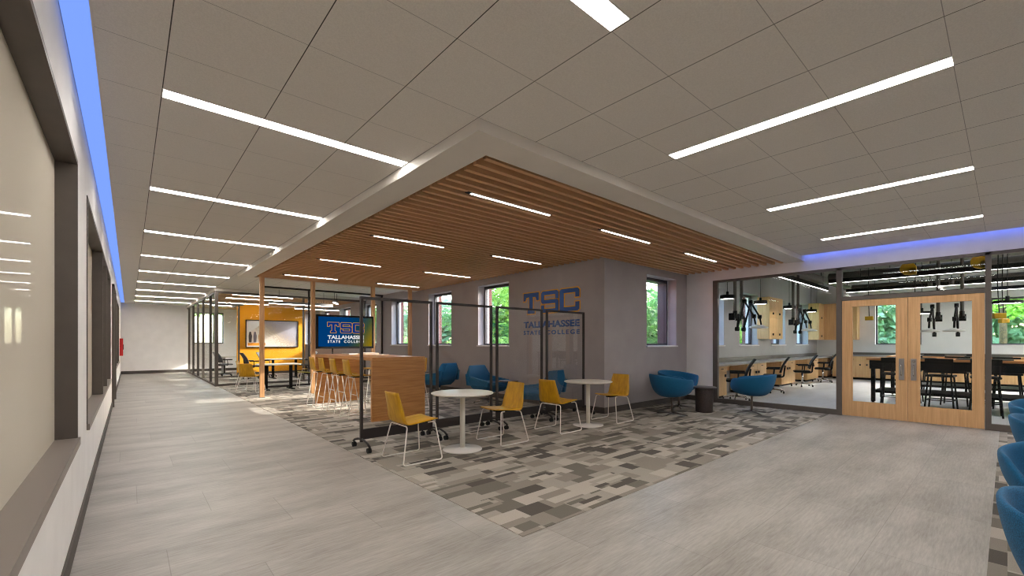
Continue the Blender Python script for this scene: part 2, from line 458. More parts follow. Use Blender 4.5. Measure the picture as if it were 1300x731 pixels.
def slat_lamp(lb, x0, x1, y):
    t_ = thing('linear_lamp', lb, 'ceiling light', ((x0+x1)/2, y, 2.995), 0, 'linear lamps in the slatted ceiling')
    h = (x1-x0)/2
    MB().box(-h-.06, h+.02, -.03, .03, -.004, .045).build('housing', 'black', t_)
    MB().box(-h, h, -.014, .014, -.008, -.0035).build('diffuser', 'lamp_slat', t_)
yy = [3.86, 6.36, 8.85, 11.4]
for i, y in enumerate(yy):
    slat_lamp(f'slim linear lamp in the slatted ceiling, left row, {ordn[i]} from the front corner' if i else 'slim linear lamp nearest the front corner of the slatted ceiling', 2.80, 4.03, y)
    slat_lamp(f'slim linear lamp in the slatted ceiling, second row, {ordn[i]} from the front' if i else 'slim linear lamp in the slatted ceiling, middle of the front three', 5.12, 6.38, y)
slat_lamp('slim linear lamp in the slatted ceiling closest to the glass front', 7.6, 8.84, 3.86)
for i, y in enumerate((17.2, 18.6, 20.9, 22.6)):
    t_ = thing('linear_lamp', f'slim linear lamp in the timber ceiling of the glazed office, {ordn[i]} from its glass front', 'ceiling light', (3.55, y, 2.985), 0, 'linear lamps in the glazed office')
    MB().box(-.95, .95, -.02, .02, 0, .03).build('housing', 'black', t_); MB().box(-.93, .93, -.012, .012, -.008, .0).build('diffuser', 'lamp_office', t_)

# ---------------------------------------------------------------- walls
LW = [(-4.0, 4.265, .70, 2.61), (5.233, 11.47, .66, 2.61), (12.5, 14.3, 0, 2.61), (15.2, 20.8, .70, 2.61)]
wallbox('wall_left', 'wall_white', 'y', -.375, -.275, -4.5, 25.4, 0, 3.27, LW)
sbox('wall_left', 'wall_white', -.95, -.9, -4.6, 25.4, 0, 3.27)
mb = MB(); mb.box(-.275, -.262, -4.5, 12.46, 0, .12); mb.box(-.275, -.262, 14.34, 25.3, 0, .12)
struct(mb.build('baseboard_left', 'dark_base'))
def left_window(n, y0, y1, z0, z1, mull):
    fr = MB(); e = .012
    fr.box(-.40, -.268, y0, y0+e, z0, z1); fr.box(-.40, -.268, y1-e, y1, z0, z1); fr.box(-.40, -.268, y0, y1, z1-e, z1)
    for (a, b, c, d) in ((y0-.02, y0, z0-.02, z1+.02), (y1, y1+.02, z0-.02, z1+.02)): fr.box(-.275, -.268, a, b, c, d)
    fr.box(-.275, -.268, y0-.02, y1+.02, z1, z1+.02)
    for m_ in mull: fr.box(-.375, -.268, m_-.025, m_+.025, z0, z1)
    w = struct(fr.build('window_%d' % n, 'frame'))
    MB().box(-.40, -.255, y0-.02, y1+.02, z0-.045, z0+.006).build('sill', 'sill_frame', w)
    MB().box(-.385, -.379, y0+e, y1-e, z0, z1-e).build('pane', 'glazed_panel', w)
left_window(1, -4.0, 4.265, .70, 2.61, [.2]); left_window(2, 5.233, 11.47, .66, 2.61, [8.15, 9.6]); left_window(3, 15.2, 20.8, .70, 2.61, [17, 18.9])
d = MB(); d.box(-.38, -.235, 12.5, 12.56, 0, 2.61); d.box(-.38, -.235, 14.24, 14.3, 0, 2.61); d.box(-.38, -.235, 12.5, 14.3, 2.55, 2.61)
d = struct(d.build('door_1', 'frame'))
MB().box(-.35, -.30, 12.56, 14.24, .01, 2.55).build('leaf', 'door_leaf', d); MB().box(-.30, -.26, 12.7, 12.73, .95, 1.15).build('handle', 'steel', d)
# far end wall
wallbox('wall_far', 'wall_white', 'x', 25.3, 25.6, -.375, 7.3, 0, 3.27, [(2.285, 3.47, 1.33, 2.82)])
sbox('baseboard_far', 'dark_base', -.262, 6.84, 25.286, 25.3, 0, .13)
# logo wall and alcove wall
WL = [(7.896, 9.12), (10.378, 11.62), (12.88, 14.119), (15.36, 16.62), (17.85, 19.1), (20.32, 21.56), (22.8, 24.04)]
WZ = (1.30, 2.835)
ops = [(a_, b_, *WZ) for a_, b_ in WL]
wallbox('wall_logo', 'wall_grey', 'y', 6.84, 7.04, 5.1, 25.3, 0, 3.27, ops)
wallbox('wall_logo', 'reveal', 'y', 7.04, 7.20, 5.3, 25.6, 0, 3.27, ops)
wallbox('wall_logo', 'brick', 'y', 7.20, 7.30, 5.45, 25.6, -.1, 3.6, ops)
opa = [(8.323, 9.583, *WZ)]
wallbox('wall_alcove', 'wall_grey', 'x', 5.1, 5.3, 7.04, 10.08, 0, 3.27, opa)
LAB = [(10.93, 12.17), (13.22, 14.64), (15.75, 17.12), (18.3, 19.75)]
wallbox('wall_alcove', 'reveal', 'x', 5.3, 5.47, 7.2, 10.2, 0, 3.27, opa)
wallbox('wall_lab_side', 'lab_grey', 'x', 5.1, 5.3, 10.2, 21.3, 0, 3.75, [(a_, b_, *WZ) for a_, b_ in LAB])
wallbox('wall_lab_side', 'reveal', 'x', 5.3, 5.47, 10.2, 21.3, 0, 3.75, [(a_, b_, *WZ) for a_, b_ in LAB])
wallbox('wall_lab_side', 'brick', 'x', 5.47, 5.57, 7.3, 21.3, -.1, 3.95, opa+[(a_, b_, *WZ) for a_, b_ in LAB])
sbox('baseboard_logo', 'dark_base', 6.826, 6.84, 5.086, 25.3, 0, .12)
sbox('baseboard_alcove', 'dark_base', 6.84, 10.08, 5.086, 5.1, 0, .12)
wn_ = [4]
def ext_window(axis, p, a0, a1, z0, z1, sill_at, sgn=1, dep=.2, thk=.07):
    """frame set `dep` behind the wall face p, outwards sgn"""
    fr = MB(); f = .045
    q0, q1 = sorted((p+sgn*dep, p+sgn*(dep+thk)))
    def bx(mb, u0, u1, w0, w1, r0=None, r1=None):
        a_, b_ = (q0, q1) if r0 is None else sorted((r0, r1))
        if axis == 'y': mb.box(a_, b_, u0, u1, w0, w1)
        else: mb.box(u0, u1, a_, b_, w0, w1)
    bx(fr, a0, a0+f, z0, z1); bx(fr, a1-f, a1, z0, z1); bx(fr, a0+f, a1-f, z0, z0+f); bx(fr, a0+f, a1-f, z1-f-.02, z1)
    w = struct(fr.build('window_%d' % wn_[0], 'frame_dark')); wn_[0] += 1
    g = MB(); bx(g, a0+f, a1-f, z0+f, z1-f-.02, p+sgn*(dep+.03), p+sgn*(dep+.036)); g.build('pane', 'glass', w)
    s_ = MB(); bx(s_, a0-.02, a1+.02, z0-.03, z0+.002, p-sgn*.035, p+sgn*dep); s_.build('sill', 'sill_white', w)
    return w
for a_, b_ in WL: ext_window('y', 6.84, a_, b_, *WZ, 0)
ext_window('x', 5.1, 8.323, 9.583, *WZ, 0, dep=.225, thk=.23)
for a_, b_ in LAB: ext_window('x', 5.1, a_, b_, *WZ, 0)
ext_window('x', 25.3, 2.285, 3.47, 1.33, 2.82, 0, 1, .1)
# partition column between alcove and lab, header over glass front
mb = MB(); mb.box(10.08, 10.2, 4.47, 5.1, 0, 3.75); mb.box(10.08, 10.2, -6.2, 4.47, 2.785, 3.75)
struct(mb.build('wall_storefront', 'wall_light'))
sbox('baseboard_storefront', 'dark_base', 10.066, 10.08, 4.47, 5.086, 0, .12)
# closing walls behind the viewer
sbox('wall_behind', 'wall_white', -.375, 10.2, -4.7, -4.5, 0, 3.27)
# lab shell
BW = [(2.0, 3.26), (-1.9, .37)]
wallbox('wall_lab_back', 'wall_white', 'y', 20.93, 21.3, -6.2, 5.1, 0, 3.75, [(a_, b_, 1.30, 2.82) for a_, b_ in BW])
for a_, b_ in BW: ext_window('y', 20.93, a_, b_, 1.30, 2.82, 0, 1, .12)
sbox('wall_lab_right', 'wall_white', 10.2, 21.3, -6.4, -6.2, 0, 3.75)
sbox('baseboard_lab', 'dark_base', 20.915, 20.93, -6.2, 5.1, 0, .12)

# ---------------------------------------------------------------- storefront glazing
def bar(mb, y0, y1, z0, z1, x0=10.07, x1=10.15): mb.box(x0, x1, y0, y1, z0, z1)
fr = MB()
for a_, b_ in ((4.365, 4.47), (2.06, 2.145), (.165, .232), (-2.3, -2.22)): bar(fr, a_, b_, 0, 2.785)
bar(fr, 2.145, 4.365, 0, .10); bar(fr, -2.22, .165, 0, .10); bar(fr, -4.5, -2.3, 0, .1)
bar(fr, -4.5, 4.365, 2.735, 2.785); bar(fr, .232, 2.06, 2.155, 2.225)
sf = struct(fr.build('window_20', 'frame'))
for (a_, b_, c_, d_) in ((2.145, 4.365, .1, 2.735), (-2.22, .165, .1, 2.735), (-4.5, -2.3, .1, 2.735), (.232, 2.06, 2.225, 2.735)):
    MB().box(10.107, 10.113, a_, b_, c_, d_).build('pane', 'glass', sf)
def leaf(n, y0, y1, p0, p1, hy):
    mb = MB(); z1 = 2.15
    mb.box(10.085, 10.13, y0, p0, .01, z1); mb.box(10.085, 10.13, p1, y1, .01, z1)
    mb.box(10.085, 10.13, p0, p1, .01, .285); mb.box(10.085, 10.13, p0, p1, 2.035, z1)
    w = struct(mb.build('door_%d' % n, 'door_wood'))
    MB().box(10.105, 10.111, p0, p1, .285, 2.035).build('pane', 'glass', w)
    h = MB().box(10.07, 10.085, hy-.036, hy+.036, .72, 1.09, .003).build('handle_plate', 'steel', w)
    MB().tube(fillet([(10.075, hy, .98), (10.03, hy, .98), (10.03, hy, .80), (10.075, hy, .80)], .02), .009).build('handle', 'chrome', h)
    return w
leaf(2, 1.137, 2.056, 1.293, 1.90, 1.215)
w = leaf(3, .236, 1.132, .373, .98, 1.06)
MB().lathe([(.0, 0), (.022, 0), (.02, .012), (0.001, .014)], 20).build('lock_cylinder', 'chrome', w).matrix_local = Matrix.Translation((10.07, 1.06, 1.04)) @ Matrix.Rotation(-PI/2, 4, 'Y')

# ---------------------------------------------------------------- glazed offices on the left
fr = MB()
def pst(x, y, s=.035, z1=H_S): fr.box(x-s, x+s, y-s, y+s, 0, z1)
for y in (24.6, 22.85, 21.2, 19.57, 17.65): pst(2.05, y)
pst(2.05, 16.335, .045)
fr.box(2.02, 2.08, 16.38, 25.25, 0, .06); fr.box(2.02, 2.08, 16.38, 25.25, 2.93, H_S)
fr.box(2.095, 6.84, 16.3, 16.37, 0, .07); fr.box(2.095, 6.84, 16.3, 16.37, 2.92, H_S)
pst(4.6, 16.335, .03); pst(6.8, 16.335, .03)
w = struct(fr.build('window_21', 'frame'))
MB().box(2.047, 2.053, 16.38, 25.25, .06, 2.93).build('pane', 'glass', w)
MB().box(2.095, 4.57, 16.332, 16.338, .07, 2.92).build('pane', 'glass', w)
fr = MB(); fr.box(2.085, 3.45, 20.17, 20.23, 0, .06); fr.box(2.085, 3.45, 20.17, 20.23, 2.85, 2.92); fr.box(3.25, 3.31, 20.17, 20.23, .06, 2.85)
fr.box(3.25, 3.31, 20.23, 21.55, 2.85, 2.92)
w = struct(fr.build('window_22', 'frame')); MB().box(2.085, 3.25, 20.197, 20.203, .06, 2.85).build('pane', 'glass', w)
# taller glass screen in front of the meeting tables
fr = MB(); fr.box(2.95, 6.84, 14.77, 14.83, 0, .06); fr.box(2.95, 6.84, 14.77, 14.83, 3.03, H_C)
for x in (2.97, 4.33, 6.80): fr.box(x-.025, x+.025, 14.775, 14.825, .06, 3.03)
w = struct(fr.build('window_23', 'black_frame')); MB().box(3.0, 4.3, 14.797, 14.803, .06, 3.03).build('pane', 'glass', w)
MB().box(4.36, 6.77, 14.797, 14.803, .06, 3.03).build('pane', 'glass', w)
# yellow wall
sbox('wall_yellow', 'yellow_wall', 3.45, 6.15, 21.6, 21.75, 0, H_C)
sbox('baseboard_yellow', 'dark_base', 3.45, 6.15, 21.588, 21.6, 0, .10)

# framed art
a_ = thing('framed_picture', 'wide framed abstract print hanging on the yellow wall', 'picture', (4.8, 21.6, 1.76))
fr = MB(); W_, Hh = 1.05, .6
fr.box(-W_, W_, -.05, 0, -Hh, -Hh+.03); fr.box(-W_, W_, -.05, 0, Hh-.03, Hh); fr.box(-W_, -W_+.03, -.05, 0, -Hh+.03, Hh-.03); fr.box(W_-.03, W_, -.05, 0, -Hh+.03, Hh-.03)
fr.build('frame', 'black', a_)
t = NT('art_print'); t.set(Roughness=.7); v, x, y, z = t.xyz(True)
nz = t.node('ShaderNodeTexVoronoi'); nz.inputs['Scale'].default_value = 28; t.l.new(v, nz.inputs['Vector'])
g = t.math('ADD', t.math('MULTIPLY', x, .35), t.math('MULTIPLY', z, .45))
f = t.math('ADD', t.math('MULTIPLY', nz.outputs[0], .35), g)
t.l.new(t.ramp(f, [(0, (226, 216, 208)), (.2, (196, 176, 158)), (.32, (166, 156, 162)), (.5, (176, 172, 190))]), t.b.inputs['Base Color'])
cv = MB().box(-W_+.03, W_-.03, -.03, -.01, -Hh+.03, Hh-.03).build('print', 'art_print', a_)
MB().box(-W_+.08, -.30, -.033, -.03, -Hh+.08, -Hh+.2).build('painted_band', 'art_orange', cv)
MB().prism([(-W_+.08, .0), (-.45, .42), (-.45, .55), (-W_+.08, .55)], -.033, -.030).build('painted_field', 'sill_white', cv)
for i, xx in enumerate((-.88, -.70, -.5)):
    MB().prism([(xx-.05, -.38), (xx+.05, -.38), (xx+.07, -.1), (xx+.03, .08), (xx-.03, .08), (xx-.06, -.1)], -.034, -.03).build('painted_figure', ('art_dark', 'art_grey', 'art_orange')[i], cv)

# fire alarm cabinet
a_ = thing('alarm_box', 'red alarm box mounted on the left wall near the far end', 'alarm box', (-.275, 22.4, 1.2))
MB().box(0, .10, -.25, .25, -.33, .33, .01).build('case', 'red', a_); MB().box(.10, .115, -.06, .06, -.1, .1, .004).build('pull_lever', 'black', a_)

# ---------------------------------------------------------------- timber posts and television
PX_ = [2.47, 3.67, 5.33, 6.52]
pl = ['timber post standing free at the left end of the slatted ceiling', 'timber post at the left edge of the television', 'timber post at the right edge of the television', 'timber post closest to the grey window wall']
for i, x in enumerate(PX_):
    p_ = thing('timber_post', pl[i], 'post', (x, 12.2, 0), 0, 'timber posts under the slatted ceiling edge')
    MB().box(-.048, -.004, -.05, .05, .02, 2.997).box(.004, .048, -.05, .05, .02, 2.997).build('shaft', 'post_wood', p_)
    MB().box(-.06, .06, -.06, .06, 0, .02).build('base_plate', 'steel', p_)
tv = thing('television', 'wide wall television showing the college name on blue and olive, between two timber posts', 'television', (4.5, 12.08, 1.665))
MB().box(-.79, .79, -.03, .03, -.455, .455, .006).build('case', 'black', tv)
sc_ = MB().box(-.735, .735, -.034, -.029, -.40, .40).build('screen', 'tv_picture', tv)
for z_ in (-.46, .38): MB().box(-.776, .776, .03, .07, z_, z_+.04).build('mount_rail', 'black_frame', tv)
MB().box(-.36, -.33, .03, .06, -1.665, .4).build('mount_column', 'black_frame', tv)

# ---------------------------------------------------------------- lettering
def strokes(ch):
    """block slab letters on a 1 x 1 field"""
    if ch == 'T':
        return [[(0, .62), (.0, 1), (1, 1), (1, .62), (.86, .62), (.80, .78), (.62, .80), (.62, .22), (.74, .14), (.74, 0), (.26, 0), (.26, .14), (.38, .22), (.38, .80), (.20, .78), (.14, .62)]]
    if ch == 'S':
        return [[(0, .14), (0, .42), (.18, .42), (.18, .20), (.80, .20), (.80, .40), (0, .40+.0), (0, .40)]] and [
            [(.08, 1), (.92, 1), (1, .92), (1, .62), (.82, .62), (.82, .82), (.18, .82), (.18, .60), (.92, .60), (1, .52), (1, .08), (.92, 0), (.08, 0), (0, .08), (0, .36), (.18, .36), (.18, .18), (.82, .18), (.82, .42), (.08, .42), (0, .50), (0, .92)]]
    if ch == 'C':
        return [[(.08, 1), (.92, 1), (1, .92), (1, .60), (.80, .60), (.80, .81), (.22, .81), (.22, .19), (.80, .19), (.80, .40), (1, .40), (1, .08), (.92, 0), (.08, 0), (0, .08), (0, .92)]]
def offset_poly(poly, d):
    n = len(poly); A = sum(poly[i][0]*poly[(i+1) % n][1]-poly[(i+1) % n][0]*poly[i][1] for i in range(n))
    s_ = 1 if A > 0 else -1; out = []
    for i in range(n):
        p0, p1, p2 = Vector(poly[i-1]), Vector(poly[i]), Vector(poly[(i+1) % n])
        e1 = (p1-p0).normalized(); e2 = (p2-p1).normalized()
        n1 = Vector((e1.y, -e1.x))*s_; n2 = Vector((e2.y, -e2.x))*s_
        b = (n1+n2); k = b.dot(n1); b = b/max(k, .35)
        out.append(tuple(p1+b*d))
    return out
def text_mesh(name, s, w, h, mat, parent, loc, depth, bold=.0, spacing=1.0):
    cu = bpy.data.curves.new(name, 'FONT'); cu.body = s; cu.size = 1; cu.offset = bold; cu.space_character = spacing; cu.resolution_u = 3
    o = bpy.data.objects.new('tmp', cu); COL.objects.link(o); bpy.context.view_layer.update()
    me = bpy.data.meshes.new_from_object(o.evaluated_get(bpy.context.evaluated_depsgraph_get()))
    bpy.data.objects.remove(o); bpy.data.curves.remove(cu)
    xs = [v.co.x for v in me.vertices]; ys = [v.co.y for v in me.vertices]
    x0, x1, y0, y1 = min(xs), max(xs), min(ys), max(ys)
    bm = bmesh.new(); bm.from_mesh(me); bpy.data.meshes.remove(me)
    for v in bm.verts: v.co = Vector(((v.co.x-x0)/(x1-x0)*w, 0, (v.co.y-y0)/(y1-y0)*h))
    r = bmesh.ops.extrude_face_region(bm, geom=bm.faces[:])
    for v in [g_ for g_ in r['geom'] if isinstance(g_, bmesh.types.BMVert)]: v.co.y -= depth
    bmesh.ops.recalc_face_normals(bm, faces=bm.faces)
    me = bpy.data.meshes.new(name); bm.to_mesh(me); bm.free(); me.materials.append(M[mat])
    o = bpy.data.objects.new(name, me); COL.objects.link(o); o.parent = parent; o.location = loc; return o
def logo(parent, W, z_tsc, h_tsc, z_t, h_t, z_s, h_s, depth, mats, y0=0.):
    """reads along local +X, faces local -Y"""
    spans = [(0, .30), (.345, .655), (.675, 1.0)]
    for ch, (a_, b_) in zip('TSC', spans):
        poly = [(-W/2+(a_+(b_-a_)*p[0])*W, z_tsc+p[1]*h_tsc) for p in strokes(ch)[0]]
        l = MB().prism(offset_poly(poly, -W*.001), y0-depth*2, y0-depth).build('monogram_letter', mats[0], parent)
        MB().prism(offset_poly(poly, W*.013), y0-depth, y0).build('letter_outline', mats[1], l)
    text_mesh('name_lettering', 'TALLAHASSEE', W, h_t, mats[2], parent, (-W/2, y0, z_t), depth, .036)
    text_mesh('name_lettering', 'STATE', W*.335, h_s, mats[2], parent, (-W/2, y0, z_s), depth, .028, 1.35)
    text_mesh('name_lettering', 'COLLEGE', W*.565, h_s, mats[2], parent, (-W/2+W*.435, y0, z_s), depth, .028, 1.35)
sg = thing('wall_sign', 'navy and gold TSC sign with the college name on the grey window wall', 'sign', (6.84, 6.54, 0), -PI/2)
logo(sg, 1.66, 2.02, .47, 1.70, .145, 1.545, .095, .006, ('navy', 'gold', 'navy'))
logo(sc_, 1.0, -.03, .28, -.20, .105, -.305, .075, .002, ('tv_navy', 'tv_gold', 'tv_white'), -.034)

# ---------------------------------------------------------------- shell chairs (faces local +X)
def shell_chair(label, seat_z=.45, back_top=.80, foot=.27, group=None, mats=('ply', 'ply_seat'), stool=False):
    t_ = thing('bar_stool' if stool else 'sled_chair', label, 'stool' if stool else 'chair', (0, 0, 0), 0, group)
    zs = seat_z
    # bent plywood shell: front lip -> seat -> curve -> back
    if stool: prof = [(.205, zs-.01), (.19, zs+.0), (.10, zs+.005), (-.08, zs-.005), (-.15, zs+.012), (-.185, zs+.05), (-.205, zs+.14), (-.235, zs+.30)]
    else: prof = [(.235, zs+.008), (.22, zs+.014), (.10, zs+.004), (-.10, zs-.016), (-.165, zs-.01), (-.195, zs+.03), (-.215, zs+.10), (-.245, zs+.22), (-.275, back_top)]
    wd = [.19, .20, .21, .215, .215, .21, .205, .185, .165]
    if stool: wd = [.17, .175, .185, .19, .19, .185, .17, .15]
    def cr(P, n=3):
        out = []; Q = [P[0]]+list(P)+[P[-1]]
        for i in range(1, len(Q)-2):
            for k in range(n):
                t = k/n; a_, b_, c_, d_ = Q[i-1], Q[i], Q[i+1], Q[i+2]
                out.append(tuple(.5*((2*b_[q])+(-a_[q]+c_[q])*t+(2*a_[q]-5*b_[q]+4*c_[q]-d_[q])*t*t+(-a_[q]+3*b_[q]-3*c_[q]+d_[q])*t**3) for q in range(len(P[0]))))
        out.append(P[-1]); return out
    full = cr([(p[0], p[1], w_) for p, w_ in zip(prof, wd)])
    prof = [(p[0], p[1]) for p in full]; wd = [p[2] for p in full]
    ksplit = 12
    def surf(lo, hi):
        mb = MB(); nv = 7; rows = []
        for i in range(lo, hi):
            x, z = prof[i]; w_ = wd[i]; row = []
            for j in range(nv):
                s_ = -1+2*j/(nv-1); kb = min(1, max(0, (i-ksplit)/8))
                cur = .018*s_*s_*kb
                dz = .010*abs(s_)**2*(1-kb)
                row.append(mb.bm.verts.new((x+cur, w_*s_, z+dz)))
            rows.append(row)
        for a_, b_ in zip(rows, rows[1:]):
            for j in range(nv-1): mb.bm.faces.new((a_[j], a_[j+1], b_[j+1], b_[j]))
        return mb
    surf(0, ksplit+1).build('seat', mats[1], t_, True, solid=.012, offset=0)
    surf(ksplit, len(prof)).build('backrest', mats[0], t_, True, solid=.012, offset=0)
    r = .0075 if not stool else .008
    zt = zs-.03
    bx_, fx_ = (-.165, .19) if not stool else (-.13, .15)
    bfx, ffx = (-.25, .25)
    hw = .15 if stool else .20; fw = .20 if stool else foot
    pts = [(fx_, hw, zt+.022), (ffx, fw, .009), (bfx, fw, .009), (bx_, hw, zt), (bx_, -hw, zt), (bfx, -fw, .009), (ffx, -fw, .009), (fx_, -hw, zt+.022)]
    pts = [(fx_-.08, hw*.9, zt+.018)] + pts + [(fx_-.08, -hw*.9, zt+.018)]
    MB().tube(fillet(pts, .035), r).build('sled_frame', 'white_metal', t_, True)
    if stool:
        def at(a0, a1, z): k_ = (z-.009)/(zt-.009); return (a0+(a1-a0)*k_)
        zf = .27
        MB().tube([(at(bfx, bx_, zf), -at(fw, hw, zf), zf), (at(bfx, bx_, zf), at(fw, hw, zf), zf)], r).build('footrest_bar', 'white_metal', t_)
        zf = .33
        MB().tube([(at(ffx, fx_, zf), -at(fw, hw, zf), zf), (at(ffx, fx_, zf), at(fw, hw, zf), zf)], r).build('footrest_bar', 'white_metal', t_)
    MB().box(-.10, .12, -.05, .05, zs-.034, zs-.017).build('seat_bracket', 'black', t_)
    return t_
c0 = shell_chair('mustard shell chair on a white sled frame, left of the first round table', group='mustard chairs at the white round tables')
c0.location = (2.50, 4.63, .004); c0.rotation_euler.z = 0
dup(c0, (3.89, 4.63, .004), PI, 'mustard shell chair on a white sled frame at the right of the first round table')
dup(c0, (5.03, 4.635, .004), R(1), 'mustard shell chair on a white sled frame at the left of the second round table')
dup(c0, (6.37, 4.58, .004), PI, 'mustard shell chair on a white sled frame next to the grey wall corner')
st = shell_chair('mustard bar stool on the near side of the bar, closest to the front', seat_z=.76, stool=True, group='mustard stools at the bar')
st.location = (3.14, 7.87, .004)
SY = [7.87, 8.57, 9.23, 9.83]
for i, y in enumerate(SY[1:]): dup(st, (3.14, y, .004), 0, f'mustard bar stool on the left side of the bar, {ordn[i+1]} from the front')
for i, y in enumerate(SY): dup(st, (4.30, y+.02, .004), PI, f'mustard bar stool on the right side of the bar, {ordn[i]} from the front' if i else 'mustard bar stool on the far side of the bar, half hidden by the end panel')
c1 = shell_chair('mustard shell chair with its back to the corridor at the meeting table', group='chairs at the meeting tables')
c1.location = (2.52, 13.75, .004); c1.rotation_euler.z = R(50)
dup(c1, (2.74, 15.6, .004), R(-20), 'mustard shell chair left behind the meeting table, beside the glass office')
o_ = shell_chair('olive shell chair at the right end of the meeting table', mats=('olive_ply', 'olive_ply'), group='chairs at the meeting tables')
o_.location = (4.12, 14.3, .004); o_.rotation_euler.z = R(172)
dup(c1, (4.75, 16.0, .004), R(200), 'mustard shell chair behind the olive one at the meeting tables')

# ---------------------------------------------------------------- round cafe tables
def cafe(x, y, label):
    t_ = thing('round_table', label, 'table', (x, y, .004), 0, 'white round tables')
    MB().lathe([(.0, .700), (.32, .702), (.380, .708), (.396, .718), (.397, .724), (.39, .728), (0.001, .729)], 56).build('tabletop', 'table_white', t_, True)
    MB().lathe([(.033, .015), (.033, .70)], 24).build('column', 'table_white', t_, True)
    MB().lathe([(.0, 0), (.25, 0), (.252, .006), (.245, .014), (.06, .022), (.04, .03), (0.001, .03)], 56).build('base_disc', 'base_white', t_, True)
cafe(3.20, 4.60, 'white round pedestal table nearest the front')
cafe(5.715, 4.59, 'white round pedestal table nearer the grey wall corner')

# ---------------------------------------------------------------- mobile glass screens
def caster(par, x, y, r=.032):
    c_ = MB().tube([(x-.022, y, r), (x-.006, y, r)], r, 18).tube([(x+.006, y, r), (x+.022, y, r)], r, 18).build('caster', 'rubber', par)
    MB().tube([(x, y, r), (x, y, r*2+.012)], .008).build('caster_stem', 'black', c_)
def screen(x0, x1, y, label, first=False):
    W_ = x1-x0; t_ = thing('glass_screen', label, 'room divider', (x0, y, .004), 0, 'clear wheeled screens in a row')
    zt = 1.95; s_ = .0165
    MB().box(-s_, s_, -s_, s_, .10, zt).build('upright', 'black_frame', t_); MB().box(W_-s_, W_+s_, -s_, s_, .10, zt).build('upright', 'black_frame', t_)
    MB().box(s_, W_-s_, -s_, s_, zt-.034, zt).build('top_rail', 'black_frame', t_)
    MB().box(s_, W_-s_, -.015, .015, .13, .26).build('kick_panel', 'black_frame', t_)
    MB().box(s_, W_-s_, -.003, .003, .26, zt-.028).build('pane', 'glass_screen', t_)
    for xx in (0, W_):
        pts = [(xx, -.26, .075), (xx, -.2, .105), (xx, -.1, .128), (xx, 0, .135), (xx, .1, .128), (xx, .2, .105), (xx, .26, .075)]
        f_ = MB().tube(pts, .014, 8).build('foot', 'black_frame', t_, True)
        for yy in (-.235, .235): caster(f_, xx, yy)
sx = [(2.22, 3.235), (3.335, 4.33), (4.45, 5.47), (5.60, 6.62)]
SL = ['clear wheeled screen in a dark frame, leftmost of four, in front of the bar', 'clear wheeled screen in a dark frame behind the first round table', 'clear wheeled screen in a dark frame, third from the left', 'clear wheeled screen in a dark frame closest to the wall corner']
for (a_, b_), l_ in zip(sx, SL): screen(a_, b_, 5.43, l_)

# ---------------------------------------------------------------- bar table and papers
b_ = thing('bar_table', 'tall timber waterfall bar table with stools on both sides', 'table', (3.645, 7.2, .004))
X_ = .515
MB().box(-X_, X_, 0, .055, 0, 1.05).build('end_panel', 'bar_wood', b_); MB().box(-X_, X_, 3.0, 3.055, 0, 1.05).build('end_panel', 'bar_wood', b_)
MB().box(-X_, X_, 0, 3.055, 1.05, 1.105).build('tabletop', 'bar_wood_top', b_)
for i, (x, y, rz, w_, h_, l_) in enumerate(((3.97, 8.75, 8, .30, .22, 'open white brochure lying on the bar top, nearer its front end'), (4.0, 9.35, -6, .30, .42, 'thick white book lying on the bar top behind the brochure'), (3.72, 9.75, 12, .22, .30, 'small white booklet on the bar top beside the thick book'))):
    m_ = thing('book', l_, 'book', (x, y, 1.109), R(rz))
    th = (.012, .035, .02)[i]
    MB().box(-w_/2, w_/2, -h_/2, h_/2, .002, th-.002).build('pages', 'paper', m_)
    MB().box(-w_/2-.004, w_/2+.004, -h_/2-.004, h_/2+.004, th-.002, th).box(-w_/2-.004, w_/2+.004, -h_/2-.004, h_/2+.004, 0, .002).build('cover', ('paper', 'sill_white', 'magenta_grey')[i], m_)

